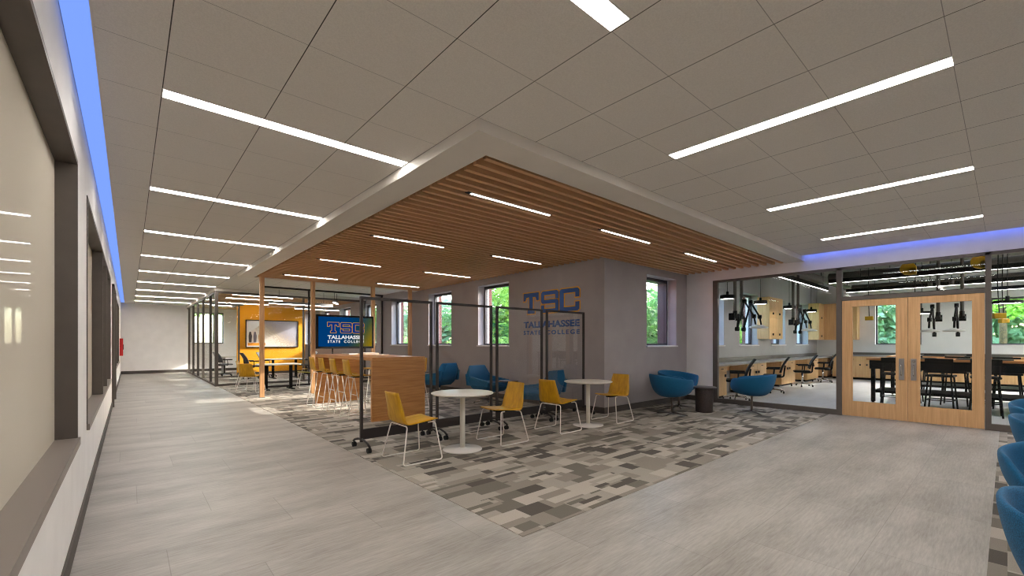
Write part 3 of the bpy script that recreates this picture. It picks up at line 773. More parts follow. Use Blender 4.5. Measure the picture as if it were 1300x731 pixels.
# ---------------------------------------------------------------- blue tub chairs (faces local +X)
def tub(label, group, loc, rz):
    t_ = thing('tub_chair', label, 'armchair', loc, rz, group)
    def rim(th):   # th = 0 at the back
        a_ = abs(th)/PI
        s1 = min(1, a_/.72); s1 = s1*s1*(3-2*s1); s2 = min(1, max(0, (a_-.72)/.28)); s2 = s2*s2*(3-2*s2)
        return .768 - .085*s1 - .20*s2
    def f(u, v, shrink=0.):
        th = (u*2-1)*PI
        zt_ = rim(th); z0 = .335 + .02*(1-math.cos(th))/2
        bx2 = (1+math.cos(th))/2
        # profile: bowl that flares to the rim
        k = v
        rr = .10 + (.265+.035*bx2+.03*abs(math.sin(th)))*math.sin(k*PI/2)**.75
        rr += .02*bx2*k**5
        z = z0 + (zt_-z0)*(1-math.cos(k*PI/2))**1.05
        rr -= shrink
        return Vector((-math.cos(th)*rr*1.0, math.sin(th)*rr*.98, z))
    mb = MB(); n = 40; nv = 12
    V = [[mb.bm.verts.new(f(i/n, j/(nv-1))) for j in range(nv)] for i in range(n)]
    for i in range(n):
        for j in range(nv-1):
            a_, c_ = V[i], V[(i+1) % n]; mb.bm.faces.new((a_[j], c_[j], c_[j+1], a_[j+1]))
    # rim roll and inner wall down to the seat
    I = []
    for i in range(n):
        th = (i/n*2-1)*PI; top = f(i/n, 1.0); d = Vector((-math.cos(th), math.sin(th), 0))
        seat = .44
        r1 = top - d*.018 + Vector((0, 0, .004)); r2 = top - d*.038 - Vector((0, 0, .008))
        r3 = Vector((top.x, top.y, 0))-d*.075; r3.z = seat+(top.z-seat)*.4
        r4 = Vector((top.x, top.y, 0))-d*.11; r4.z = seat
        I.append([mb.bm.verts.new(q_) for q_ in (r1, r2, r3, r4)])
    for i in range(n):
        a_, c_ = I[i], I[(i+1) % n]; mb.bm.faces.new((V[i][-1], V[(i+1) % n][-1], c_[0], a_[0]))
        for j in range(3): mb.bm.faces.new((a_[j], c_[j], c_[j+1], a_[j+1]))
    mb.bm.faces.new([V[i][0] for i in range(n)]); mb.bm.faces.new([I[i][3] for i in range(n)])
    mb.build('shell', 'blue_fabric', t_, True, subsurf=1)
    MB().lathe([(.0, .43), (.24, .43), (.262, .445), (.262, .47), (.245, .487), (.12, .492), (0.001, .493)], 36, (.03, 0, 0)).build('seat_cushion', 'blue_fabric', t_, True)
    MB().lathe([(.022, .03), (.022, .34)], 16).lathe([(.05, .325), (.11, .345)], 20).build('pole', 'bronze_metal', t_, True)
    mb = MB()
    for k_ in range(4):
        a_ = PI/4+k_*PI/2; mb.tube([(0, 0, .04), (.14*math.cos(a_), .14*math.sin(a_), .03), (.29*math.cos(a_), .29*math.sin(a_), .012)], [.016, .013, .009], 8)
    mb.build('star_base', 'bronze_metal', t_, True)
    return t_
tb = tub('blue tub chair left of the dark drum table, its back to the round tables', 'blue tub chairs by the glass front', (7.74, 4.2, .004), R(-38))
dup(tb, (8.68, 4.56, .004), R(-100), 'blue tub chair in the corner behind the dark drum table')
dup(tb, (9.08, 3.28, .004), R(98), 'blue tub chair right of the dark drum table, in front of the laboratory glass')
G2 = 'blue tub chairs along the right edge'
dup(tb, (2.60, -.385, .004), R(-92), 'blue tub chair nearest the viewer at the right edge of the picture', G2)
dup(tb, (4.10, -.352, .004), R(150), 'blue tub chair with a rounded rim, second from the viewer at the right edge', G2)
dup(tb, (5.48, -.42, .004), R(-95), 'blue tub chair with a pointed arm, third from the viewer at the right edge', G2)
dup(tb, (7.25, -.41, .004), R(170), 'blue tub chair at the right edge closest to the laboratory glass', G2)
d_ = thing('drum_table', 'small dark drum side table between the blue tub chairs', 'side table', (8.52, 3.95, .004))
MB().lathe([(.0, 0), (.150, 0), (.158, .01), (.17, .46), (.165, .465), (0.001, .465)], 40).build('drum', 'drum', d_, True, bevel=.003)
MB().lathe([(.0, .465), (.215, .468), (.225, .478), (.222, .492), (.215, .496), (0.001, .497)], 40).build('tabletop', 'drum_top', d_, True)

# ---------------------------------------------------------------- angular blue lounge chairs (faces local +X)
def lounge(label, loc, rz):
    t_ = thing('lounge_chair', label, 'armchair', loc, rz, 'angular blue lounge chairs along the grey wall')
    # faceted outer shell: lower body + tall back + sloping arms
    mb = MB()
    def ring(z, xb, xf, wb, wf, cut):
        return [(xb, -wb+cut, z), (xb, wb-cut, z), (xb+cut, wb, z), (xf-cut*.6, wf, z), (xf, wf-cut*.6, z), (xf, -wf+cut*.6, z), (xf-cut*.6, -wf, z), (xb+cut, -wb, z)]
    rr = [ring(.27, -.22, .26, .24, .26, .06), ring(.36, -.29, .32, .31, .34, .06), ring(.44, -.32, .33, .34, .36, .06)]
    VV = [[mb.bm.verts.new(p) for p in r_] for r_ in rr]
    for a_, c_ in zip(VV, VV[1:]):
        for k in range(8): mb.bm.faces.new((a_[k], a_[(k+1) % 8], c_[(k+1) % 8], c_[k]))
    mb.bm.faces.new(list(reversed(VV[0]))); mb.bm.faces.new(VV[-1])
    body = mb.build('seat_base', 'blue_fabric', t_, bevel=.012)
    # back: tall faceted panel
    mb = MB()
    fb = [(-.33, .40, .36), (-.40, .62, .39), (-.43, .84, .26)]; ff = [(-.20, .42, .33), (-.27, .62, .35), (-.35, .835, .24)]
    pts = []
    for (x, z, w_), (x2, z2, w2) in zip(fb, ff):
        pts.append([mb.bm.verts.new(q_) for q_ in ((x+.07, -w_, z), (x, -w_*.55, z), (x, w_*.55, z), (x+.07, w_, z), (x2, w2, z2), (x2, -w2, z2))])
    for a_, c_ in zip(pts, pts[1:]):
        for k in range(6): mb.bm.faces.new((a_[k], a_[(k+1) % 6], c_[(k+1) % 6], c_[k]))
    mb.bm.faces.new(list(reversed(pts[0]))); mb.bm.faces.new(pts[-1])
    mb.build('backrest', 'blue_fabric', t_, bevel=.014)
    for s_ in (-1, 1):
        mb = MB()
        outl = [(-.36, .40), (-.40, .66), (-.20, .60), (.30, .53), (.36, .50), (.33, .40)]
        a_ = [mb.bm.verts.new((x, s_*(.345 if x < .2 else .37), z)) for x, z in outl]; c_ = [mb.bm.verts.new((x, s_*.28, z-.005)) for x, z in outl]
        n = len(outl); mb.bm.faces.new(a_); mb.bm.faces.new(list(reversed(c_)))
        for k in range(n): mb.bm.faces.new((a_[k], c_[k], c_[(k+1) % n], a_[(k+1) % n]))
        mb.build('armrest', 'blue_fabric', t_, bevel=.012)
    MB().box(-.22, .30, -.27, .27, .43, .48, .02).build('seat_cushion', 'blue_fabric', t_)
    MB().lathe([(.025, .05), (.025, .27)], 14).build('pole', 'chrome', t_, True)
    mb = MB()
    for k_ in range(4):
        a_ = PI/4+k_*PI/2; mb.tube([(0, 0, .09), (.32*math.cos(a_), .32*math.sin(a_), .025)], [.016, .011], 8); mb.lathe([(.02, 0), (.02, .02)], 10, (.32*math.cos(a_), .32*math.sin(a_), 0))
    mb.build('star_base', 'chrome', t_, True)
    return t_
lg = lounge('angular blue lounge chair nearest the front, seen between two screens', (6.02, 6.0, .004), R(100))
dup(lg, (6.1, 7.75, .004), R(-82), 'angular blue lounge chair right of the first round table top, turned to the front')
dup(lg, (6.1, 9.8, .004), R(100), 'angular blue lounge chair with its back to the one by the round table')
dup(lg, (6.0, 11.35, .004), R(-100), 'angular blue lounge chair farthest back, half hidden behind the bar')
for (x, y, l_) in ((5.95, 6.88, 'small dark tablet table between the two nearer lounge chairs'), (6.0, 10.58, 'small dark tablet table between the two farther lounge chairs')):
    a_ = thing('tablet_table', l_, 'side table', (x, y, .004))
    MB().lathe([(.0, .55), (.21, .55), (.215, .56), (.21, .57), (0.001, .57)], 32).build('tabletop', 'drum_top', a_, True)
    MB().lathe([(.014, .01), (.014, .55)], 12).build('pole', 'black', a_, True); MB().lathe([(.0, 0), (.16, 0), (.16, .008), (0.001, .012)], 28).build('base_disc', 'black', a_, True)

# ---------------------------------------------------------------- meeting tables and task chairs on the left
def meet(x, y, w, dpt, label):
    a_ = thing('meeting_table', label, 'table', (x, y, .004), 0)
    mb = MB(); n = 9; poly = []
    for cx, cy, a0 in ((w/2-.12, dpt/2-.12, 0), (-w/2+.12, dpt/2-.12, 90), (-w/2+.12, -dpt/2+.12, 180), (w/2-.12, -dpt/2+.12, 270)):
        for k in range(n): th = R(a0+90*k/(n-1)); poly.append((cx+.12*math.cos(th), cy+.12*math.sin(th)))
    lo = [mb.bm.verts.new((p[0], p[1], .715)) for p in poly]; hi = [mb.bm.verts.new((p[0], p[1], .745)) for p in poly]
    mb.bm.faces.new(list(reversed(lo))); mb.bm.faces.new(hi)
    for k in range(len(poly)): k2 = (k+1) % len(poly); mb.bm.faces.new((lo[k], lo[k2], hi[k2], hi[k]))
    mb.build('tabletop', 'table_white', a_)
    for sx_ in (-1, 1):
        MB().box(sx_*w*.30-.04, sx_*w*.30+.04, -.04, .04, .03, .715).build('leg', 'black', a_)
        MB().box(sx_*w*.30-.045, sx_*w*.30+.045, -dpt*.42, dpt*.42, .0, .03, .006).build('foot', 'black', a_)
meet(3.30, 14.15, 1.1, .72, 'white meeting table on black legs behind the first timber post')
meet(4.55, 18.6, 1.35, .75, 'white meeting table on black legs close to the yellow wall')
def task(label, group, loc, rz, back='dark_mesh', seat='black', base='chrome', arms=True):
    a_ = thing('task_chair', label, 'office chair', loc, rz, group)
    MB().box(-.21, .23, -.23, .23, .44, .50, .03).build('seat', seat, a_)
    mb = MB(); nv = 6; nu = 8; rows = []
    for i in range(nu):
        k = i/(nu-1); z = .56+.42*k; x = -.20-.20*k+.03*math.sin(k*PI); w_ = .20+.03*math.sin(k*PI)-.03*k
        rows.append([mb.bm.verts.new((x+.03*(2*j/(nv-1)-1)**2, w_*(2*j/(nv-1)-1), z)) for j in range(nv)])
    for p, q_ in zip(rows, rows[1:]):
        for j in range(nv-1): mb.bm.faces.new((p[j], p[j+1], q_[j+1], q_[j]))
    mb.build('backrest', back, a_, True, solid=.03, offset=0)
    MB().tube(fillet([(-.05, 0, .42), (-.26, 0, .44), (-.27, 0, .60), (-.29, 0, .75)], .06), .02, 8).build('back_stem', 'black', a_, True)
    if arms:
        for s_ in (-1, 1):
            q_ = MB().tube(fillet([(-.02, s_*.20, .43), (-.02, s_*.29, .44), (-.04, s_*.29, .66)], .05), .014, 8).build('armrest_post', 'black', a_, True)
            MB().box(-.18, .14, s_*.29-.045, s_*.29+.045, .65, .69, .012).build('armrest_pad', 'black', q_)
    MB().lathe([(.025, .09), (.025, .44)], 12).build('gas_column', base, a_, True)
    mb = MB(); cs = []
    for k_ in range(5):
        t2 = R(72*k_+10); mb.tube([(0, 0, .10), (.29*math.cos(t2), .29*math.sin(t2), .07)], [.02, .013], 8); cs.append((.29*math.cos(t2), .29*math.sin(t2)))
    sb = mb.build('star_base', base, a_, True)
    for (x, y) in cs: MB().tube([(x-.018, y, .028), (x+.018, y, .028)], .028, 14).tube([(x, y, .03), (x, y, .07)], .007, 6).build('caster', 'rubber', sb)
    return a_
GT = 'grey office chairs around the meeting tables'
g1 = task('grey office chair left of the meeting table near the yellow wall', GT, (3.52, 19.0, .004), R(8), 'grey_fabric', 'grey_fabric', 'black')
dup(g1, (4.15, 19.45, .004), R(-30), 'grey office chair half hidden behind the first timber post')
dup(g1, (5.45, 19.0, .004), R(190), 'dark grey office chair at the right end of the table near the yellow wall')
dup(g1, (2.95, 21.3, .004), R(20), 'grey office chair inside the glazed office, by the desk', 'office chair in the glazed office')
dk = thing('desk', 'white desk edge inside the glazed office beside the yellow wall', 'desk', (3.9, 23.4, .004))
MB().box(-.75, .75, -.4, .4, .71, .74).build('desktop', 'table_white', dk)
for x in (-.7, .7): MB().box(x-.03, x+.03, -.36, .36, 0, .71).build('leg', 'steel', dk)
# suspended linear fixtures over the meeting tables
for i, (x, y, z, rz, l_) in enumerate(((4.35, 15.6, 2.62, 0, 'suspended white linear fixture over the nearer meeting table'), (5.35, 15.3, 2.72, 62, 'short suspended linear fixture crossing the long one'), (5.4, 17.4, 2.62, 0, 'suspended white linear fixture above the television'))):
    a_ = thing('suspended_lamp', l_, 'ceiling light', (x, y, z), R(rz), 'suspended linear fixtures')
    L_ = (1.0, .35, .8)[i]
    MB().box(-L_, L_, -.045, .045, .01, .09).build('housing', 'steel', a_); MB().box(-L_+.01, L_-.01, -.04, .04, 0, .01).build('diffuser', 'lamp_slat', a_)
    top = (H_S if y > 16.3 else H_C) - z
    for xx in (-L_*.7, L_*.7): MB().tube([(xx, 0, .09), (xx, 0, top)], .006, 6).build('suspension_rod', 'black', a_)

# ---------------------------------------------------------------- laboratory
def knob(par, x, y, z, ax='y', s=-1):
    if ax == 'y': MB().box(x-.036, x+.036, y+s*.02, y, z-.032, z+.032, .003).build('knob', 'black', par)
    else: MB().box(x+s*.02, x, y-.022, y+.022, z-.028, z+.028, .003).build('knob', 'black', par)
def base_unit(x0, x1, label):
    a_ = thing('base_cabinet', label, 'cabinet', ((x0+x1)/2, 4.87, 0), 0, 'timber base cabinets under the side worktop')
    h = (x1-x0)/2
    MB().box(-h, h, -.23, .2, .06, .80).build('carcass', 'cab_wood', a_); MB().box(-h+.02, h-.02, -.18, .2, 0, .06).build('plinth', 'black', a_)
    n = 2 if x1-x0 > .6 else 1
    for k in range(n):
        p0 = -h+2*h*k/n+.004; p1 = -h+2*h*(k+1)/n-.004
        q_ = MB().box(p0, p1, -.25, -.231, .66, .795).build('drawer', 'cab_wood', a_); MB().box((p0+p1)/2-.05, (p0+p1)/2+.05, -.27, -.25, .715, .73).build('pull', 'black', q_)
        q_ = MB().box(p0, p1, -.25, -.231, .065, .652).build('door', 'cab_wood', a_); knob(q_, (p1-.09) if k == 0 else (p0+.09), -.25, .55)
for i, (a_, b_) in enumerate(((10.65, 11.19), (12.51, 13.89), (15.18, 16.48), (17.8, 19.13), (20.35, 20.9))):
    base_unit(a_, b_, f'timber base cabinet under the laboratory side worktop, {ordn[i]} from the glass front')
mb = MB().box(10.22, 20.9, 4.5, 5.08, .80, .845, .004); wt = mb.build('worktop', 'worktop'); tag(wt, 'long grey worktop along the left wall of the laboratory', 'worktop')
tag(MB().box(10.22, 20.9, 5.08, 5.098, .845, .96).build('splashback', 'splash'), 'dark strip behind the long grey laboratory worktop', 'splashback')
tag(MB().box(10.22, 20.9, 5.075, 5.097, .6, .8).build('apron_panel', 'cab_wood'), 'timber rail under the long laboratory worktop', 'panel')
def wall_unit(x0, x1, y0, y1, z0, z1, label, face='y', n=2, m=2):
    a_ = thing('wall_cabinet', label, 'cabinet', ((x0+x1)/2, (y0+y1)/2, (z0+z1)/2), 0, 'timber wall cabinets in the laboratory')
    hx, hy, hz = (x1-x0)/2, (y1-y0)/2, (z1-z0)/2
    MB().box(-hx, hx, -hy, hy, -hz, hz).build('carcass', 'cab_wood', a_)
    for i in range(n):
        for j in range(m):
            zl = -hz+2*hz*j/m+.003; zh = -hz+2*hz*(j+1)/m-.003
            if face == 'y':
                p0 = -hx+2*hx*i/n+.003; p1 = -hx+2*hx*(i+1)/n-.003
                q_ = MB().box(p0, p1, -hy-.018, -hy, zl, zh).build('door', 'cab_wood', a_)
                knob(q_, (p0+p1)/2+(.12 if i == 0 else -.12)*0, -hy-.018, zl+.14)
            else:
                p0 = -hy+2*hy*i/n+.003; p1 = -hy+2*hy*(i+1)/n-.003
                q_ = MB().box(-hx-.018, -hx, p0, p1, zl, zh).build('door', 'cab_wood', a_)
wall_unit(14.55, 15.72, 4.77, 5.098, 1.48, 2.76, 'timber wall cabinet between the laboratory side windows, nearer the glass front')
wall_unit(19.78, 20.48, 4.77, 5.098, 1.48, 2.88, 'timber wall cabinet at the far left corner of the laboratory', n=1)
wall_unit(20.5, 20.925, 3.72, 5.095, 1.48, 2.88, 'timber wall cabinet on the back wall of the laboratory', face='x')
# back counter
a_ = thing('back_counter', 'long timber base run with grey worktop on the back wall of the laboratory', 'cabinet', (20.6, 0, 0))
MB().box(-.27, .3, -6.0, 4.45, .08, .86).build('carcass', 'cab_wood', a_); MB().box(-.31, .32, -6.0, 4.45, .86, .9).build('worktop', 'worktop', a_); MB().box(-.2, .3, -6.0, 4.45, 0, .08).build('plinth', 'black', a_)
for k in range(14):
    y0 = -5.6+.7*k
    q_ = MB().box(-.29, -.271, y0+.005, y0+.695, .09, .64).build('door', 'cab_wood', a_); knob(q_, -.29, y0+.6, .55, 'x'); knob(q_, -.29, y0+.1, .55, 'x')
    q_ = MB().box(-.29, -.271, y0+.005, y0+.695, .65, .85).build('drawer', 'cab_wood', a_); MB().box(-.31, -.29, y0+.28, y0+.42, .74, .755).build('pull', 'black', q_)
MB().box(.28, .315, -6.0, 4.45, .9, 1.0).build('splashback', 'splash', a_)
tc_ = task('black task chair at the laboratory side worktop, nearest the glass front', 'black task chairs at the side worktop', (10.85, 4.25, 0), R(112))
for i, (x, a2) in enumerate(((13.25, 106), (15.85, 110), (18.15, 101))): dup(tc_, (x, 4.25, 0), R(a2), f'black task chair at the laboratory side worktop, {ordn[i+1]} from the glass front')
# pendants
for i, x in enumerate((10.45, 12.5, 14.8, 17.0)):
    a_ = thing('pendant_lamp', f'black disc pendant lamp over the side worktop, {ordn[i]} from the glass front', 'pendant lamp', (x, 4.3, 2.38), 0, 'black pendant lamps in the laboratory')
    MB().lathe([(.158, .0), (.16, .005), (.16, .085), (.14, .095), (.03, .10), (.028, .17), (.02, .175), (0.001, .175)], 28, cap=False).build('lamp_shade', 'black', a_, True)
    MB().lathe([(.0, .01), (.152, .01), (.152, .02), (0.001, .02)], 24).build('diffuser', 'lamp_pend', a_)
    MB().tube([(0, 0, .17), (0, 0, 1.37)], .005, 6).build('cord', 'black', a_)
for i, (x, y) in enumerate(((12.4, .0), (14.2, 1.35))):
    a_ = thing('pendant_lamp', ('black disc pendant lamp right of the timber doors', 'black disc pendant lamp seen through the left door window')[i], 'pendant lamp', (x, y, (2.1, 2.05)[i]), 0, 'black pendant lamps in the laboratory')
    MB().lathe([(.198, .0), (.20, .005), (.20, .05), (.17, .06), (.03, .065), (.028, .14), (.02, .145), (0.001, .145)], 28, cap=False).build('lamp_shade', 'black', a_, True)
    MB().lathe([(.0, .01), (.19, .01), (.19, .02), (0.001, .02)], 24).build('diffuser', 'lamp_pend', a_)
    MB().tube([(0, 0, .14), (0, 0, (1.65, 1.70)[i])], .006, 6).build('cord', 'black', a_)
# extraction arms
def arm(x, y, label, rz=0., dz=0., hr=1.):
    a_ = thing('extraction_arm', label, 'extraction arm', (x, y, 0), rz, 'jointed extraction arms in the laboratory')
    MB().tube([(0, 0, 2.05), (0, 0, 3.75)], .035, 14).build('duct', 'duct_grey', a_, True)
    MB().tube([(0, 0, 1.92), (0, 0, 2.10)], .045, 14).box(-.16, .06, -.05, .05, 1.93, 1.99).box(-.2, -.16, -.06, .06, 1.88, 2.04).build('ceiling_clamp', 'black', a_)
    P_ = [(0, -.07, 1.95), (-.06, -.07, 1.68+dz), (.36, -.07, 2.34+dz), (.94, -.07, 2.01+dz), (1.04, -.07, 1.82+dz)]
    for p, q_ in zip(P_, P_[1:]): MB().tube([p, q_], .020, 10).build('arm_tube', 'black', a_, True)
    for p in P_[1:4]: MB().tube([(p[0], -.105, p[2]), (p[0], -.035, p[2])], .05, 16).build('joint', 'black', a_, True)
    MB().lathe([(.03, .07), (.05, .055), (.14*hr, .025), (.155*hr, .0), (.13*hr, -.012), (.0, .0)], 28, (1.07, -.07, 1.74+dz), cap=False).build('hood', 'hood_white', a_, True)
arm(10.50, 4.15, 'jointed black extraction arm nearest the glass front, left of its pair'); arm(10.87, 4.15, 'jointed black extraction arm nearest the glass front, right of its pair')
arm(14.62, 4.15, 'jointed black extraction arm deeper in the laboratory, left of its pair'); arm(15.08, 4.15, 'jointed black extraction arm deeper in the laboratory, right of its pair')
arm(14.6, 1.10, 'extraction arm seen end-on through the right door window, left one', R(180), -.12, 1.2); arm(14.6, .70, 'extraction arm seen end-on through the right door window, right one', R(180), -.12, 1.2)
# high tables
def high_table(x, label):
    a_ = thing('lab_table', label, 'table', (x, .4, 0), 0, 'high black tables in the laboratory')
    MB().box(-.6, .6, -1.9, 1.65, .985, 1.03, .004).build('tabletop', 'block_wood', a_)
    for i, y in enumerate((-1.2, -.1, 1.0)): MB().box(-.5, .5, y-.38, y+.38, 1.03, 1.038).build('mat', 'black', a_)
    MB().box(-.56, .56, -1.86, 1.6, .80, .985).build('apron', 'black', a_)
    for sx_ in (-1, 1):
        for y in (-1.8, 0, 1.54):
            q_ = MB().box(sx_*.52-.035, sx_*.52+.035, y-.035, y+.035, .09, .8).build('leg', 'black', a_)
            MB().tube([(sx_*.52, y-.02, .045), (sx_*.52, y+.02, .045)], .045, 16).tube([(sx_*.52, y, .05), (sx_*.52, y, .1)], .01, 6).build('caster', 'chrome', q_)
    MB().box(-.5, .5, -1.8, 1.54, .28, .33).build('lower_shelf', 'black', a_)
high_table(12.75, 'high black table with timber top just behind the doors'); high_table(15.2, 'high black table with timber top, the farther of the two')
def lab_stool(label, loc, rz):
    a_ = thing('lab_stool', label, 'stool', loc, rz, 'tall black stools in the laboratory')
    MB().box(-.2, .2, -.2, .2, .70, .74, .015).build('seat', 'black', a_)
    MB().prism([(-.19, .78), (-.175, .78), (-.215, 1.06), (-.235, 1.06)], -.2, .2).build('backrest', 'black', a_)
    for s_ in (-1, 1): MB().tube([(-.18, s_*.17, .70), (-.21, s_*.17, .95)], .012, 8).build('back_post', 'black', a_)
    for sx_ in (-1, 1):
        for sy_ in (-1, 1): MB().tube([(sx_*.16, sy_*.16, .70), (sx_*.21, sy_*.21, 0.0)], .014, 8).build('leg', 'black', a_)
    mb = MB(); q_ = .19
    mb.tube([(q_, q_, .25), (-q_, q_, .25)], .01, 8).tube([(q_, -q_, .25), (-q_, -q_, .25)], .01, 8).tube([(q_, q_, .25), (q_, -q_, .25)], .01, 8).tube([(-q_, q_, .25), (-q_, -q_, .25)], .01, 8)
    mb.build('footrest', 'black', a_)
    return a_
ls = lab_stool('tall black stool seen through the left door window', (11.95, 1.55, 0), R(4))
for x, y, a2, l_ in ((11.95, .86, -4, 'tall black stool at the left of the right door window'), (11.98, .27, 3, 'tall black stool at the right edge of the right door window'),
                     (13.6, 1.5, 180, 'tall black stool on the far side of the nearer table, left'), (13.6, .75, 176, 'tall black stool on the far side of the nearer table, middle'), (13.6, .0, 184, 'tall black stool on the far side of the nearer table, right'),
                     (16.05, 1.3, 180, 'tall black stool behind the farther table, left'), (16.05, .5, 180, 'tall black stool behind the farther table, right')):
    dup(ls, (x, y, 0), R(a2), l_)
# cord reels
for i, (x, y) in enumerate(((11.34, 1.27), (11.31, .32))):
    a_ = thing('cord_reel', ('yellow round cord reel under the laboratory ceiling, left one', 'yellow round cord reel under the laboratory ceiling, beside the dark post')[i], 'cord reel', (x, y, 2.80), 0, 'yellow cord reels')
    MB().tube([(-.04, 0, 0), (.04, 0, 0)], .12, 28).box(-.04, .04, -.12, .0, -.12, .0).build('case', 'yellow_plastic', a_); MB().box(-.02, .02, -.03, .03, .10, .95).build('bracket', 'black', a_)
for i, (x, y, z, s_, l_) in enumerate(((14, 2.3, 1.98, 1, 'small yellow socket box on a cord seen through the left door window'), (12, .1, 1.86, 1, 'larger yellow socket box on a cord right of the doors'), (12.1, .045, 1.77, .8, 'lowest yellow socket box on a cord right of the doors'), (13.9, 1.42, 1.9, .9, 'yellow socket box at the right edge of the left door window'))):
    a_ = thing('socket_box', l_, 'socket box', (x, y, z), R(20*i), 'yellow socket boxes on cords')
    MB().box(-.05*s_, .05*s_, -.08*s_, .08*s_, -.05*s_, .05*s_, .01).build('case', 'yellow_plastic', a_)
    MB().tube([(0, 0, .05*s_), (0.01, .02, .6), (0, 0, 3.75-z)], .008, 6).build('cord', 'black', a_)
# lab ceiling fixtures and ducts
def lab_lamp(p0, p1, z, label, w=.022):
    cx, cy = (p0[0]+p1[0])/2, (p0[1]+p1[1])/2
    a_ = thing('linear_lamp', label, 'ceiling light', (cx, cy, z), 0, 'suspended linear lamps in the laboratory')
    hx, hy = max(abs(p1[0]-p0[0])/2, w), max(abs(p1[1]-p0[1])/2, w)
    MB().box(-hx, hx, -hy, hy, .0, .10).build('housing', 'black', a_); MB().box(-hx+.01, hx-.01, -hy+.01, hy-.01, -.006, 0).build('diffuser', 'lamp_lab', a_)
    for s_ in (-.8, .8): MB().tube([(hx*s_, hy*s_, .1), (hx*s_, hy*s_, 3.75-z)], .005, 6).build('suspension_rod', 'black', a_)
lab_lamp((11.5, 3.55), (15.7, 3.55), 2.92, 'linear lamp running away from the glass front above the side worktop')
lab_lamp((13.8, 3.1), (13.8, -3.5), 2.92, 'linear lamp across the laboratory, nearest the doors')
lab_lamp((16.7, 3.3), (16.7, -3.5), 2.92, 'linear lamp across the laboratory, the middle one')
lab_lamp((19.2, 3.3), (19.2, -3.5), 2.92, 'linear lamp across the laboratory, farthest back')
for i, (x, y) in enumerate(((12.4, -2.6), (16.0, -2.6), (20.0, -2.6), (12.4, -4.8), (16.0, -4.8), (20.0, -4.8))):  # added lamps, out of view, that brighten the laboratory
    a_ = thing('fill_lamp', 'added fill lamp, out of view in the right-hand half of the laboratory, beyond the doors', 'ceiling light', (x, y, 3.3), 0, 'added fill lamps in the laboratory')
    MB().box(-.4, .4, -.4, .4, 0, .05).build('housing', 'black', a_); MB().box(-.38, .38, -.38, .38, -.006, 0).build('diffuser', 'lamp_fill', a_)
    MB().tube([(0, 0, .05), (0, 0, .44)], .01, 6).build('suspension_rod', 'black', a_)
for i, (p0, p1, r_, l_) in enumerate((((11.2, 3.75, 3.3), (20.5, 3.75, 3.3), .09, 'dark pipe under the laboratory ceiling above the side worktop'), ((15.2, 3.4, 3.2), (15.2, -5.5, 3.2), .16, 'large round duct crossing the laboratory ceiling'), ((18.0, 3.4, 3.15), (18.0, -5.5, 3.15), .12, 'narrower round duct deeper in the laboratory'))):
    a_ = thing('duct', l_, 'duct', (0, 0, 0))
    MB().tube([p0, p1], r_, 16).build('pipe', 'dark_ceiling' if i != 2 else 'duct_grey', a_, True)
    for k in (.15, .5, .85):
        q_ = Vector(p0).lerp(Vector(p1), k); MB().tube([q_+Vector((0, 0, r_)), (q_.x, q_.y, 3.75)], .008, 6).build('hanger', 'black', a_)
for i, (x, y) in enumerate(((15.9, 1.35), (15.9, .95))):
    a_ = thing('spotlight', f'small black spotlight under the laboratory ceiling, {("left", "right")[i]} of the pair', 'spotlight', (x, y, 2.85), 0, 'small spotlights in the laboratory')
    MB().lathe([(.045, 0), (.05, .12), (.02, .14)], 16).build('can', 'duct_grey', a_, True); MB().tube([(0, 0, .14), (0, 0, .9)], .008, 6).build('rod', 'black', a_)

# ---------------------------------------------------------------- outdoors
def foliage(name, parent, blobs, n, size, mat):
    mb = MB(); bm = mb.bm
    for (cx, cy, cz, r_) in blobs:
        for k in range(int(n*r_*r_)):
            d = Vector((random.gauss(0, 1), random.gauss(0, 1), random.gauss(0, 1))).normalized()*r_*(random.random()**.4)
            c_ = Vector((cx, cy, cz))+Vector((d.x, d.y, d.z*.8)); s_ = size*random.uniform(.6, 1.3)
            u = Vector((random.gauss(0, 1), random.gauss(0, 1), random.gauss(0, 1))).normalized(); w_ = u.orthogonal().normalized()
            vs = [bm.verts.new(c_+u*s_), bm.verts.new(c_+w_*s_*.5), bm.verts.new(c_-u*s_), bm.verts.new(c_-w_*s_*.5)]
            bm.faces.new(vs)
    me_ = bpy.data.meshes.new(name); bm.to_mesh(me_); bm.free(); me_.materials.append(M[mat])
    o = bpy.data.objects.new(name, me_); COL.objects.link(o); o.parent = parent; return o
def tree(x, y, h, r_, label, mat, n=900, size=.11, bushy=False):
    a_ = thing('tree', label, 'tree', (x, y, -.1), 0, 'trees outside the windows')
    MB().tube([(0, 0, 0), (.05, .03, h*.45), (-.03, .02, h*.8)], [.14, .10, .04], 8).build('trunk', 'bark', a_, True)
    bl = []
    for k in range(9):
        th = random.uniform(0, 2*PI); rr = r_*random.uniform(.2, .75); bl.append((rr*math.cos(th), rr*math.sin(th), h*random.uniform(.1 if bushy else .45, 1.0), r_*random.uniform(.4, .6)))
    foliage('foliage', a_, bl, n, size, mat)
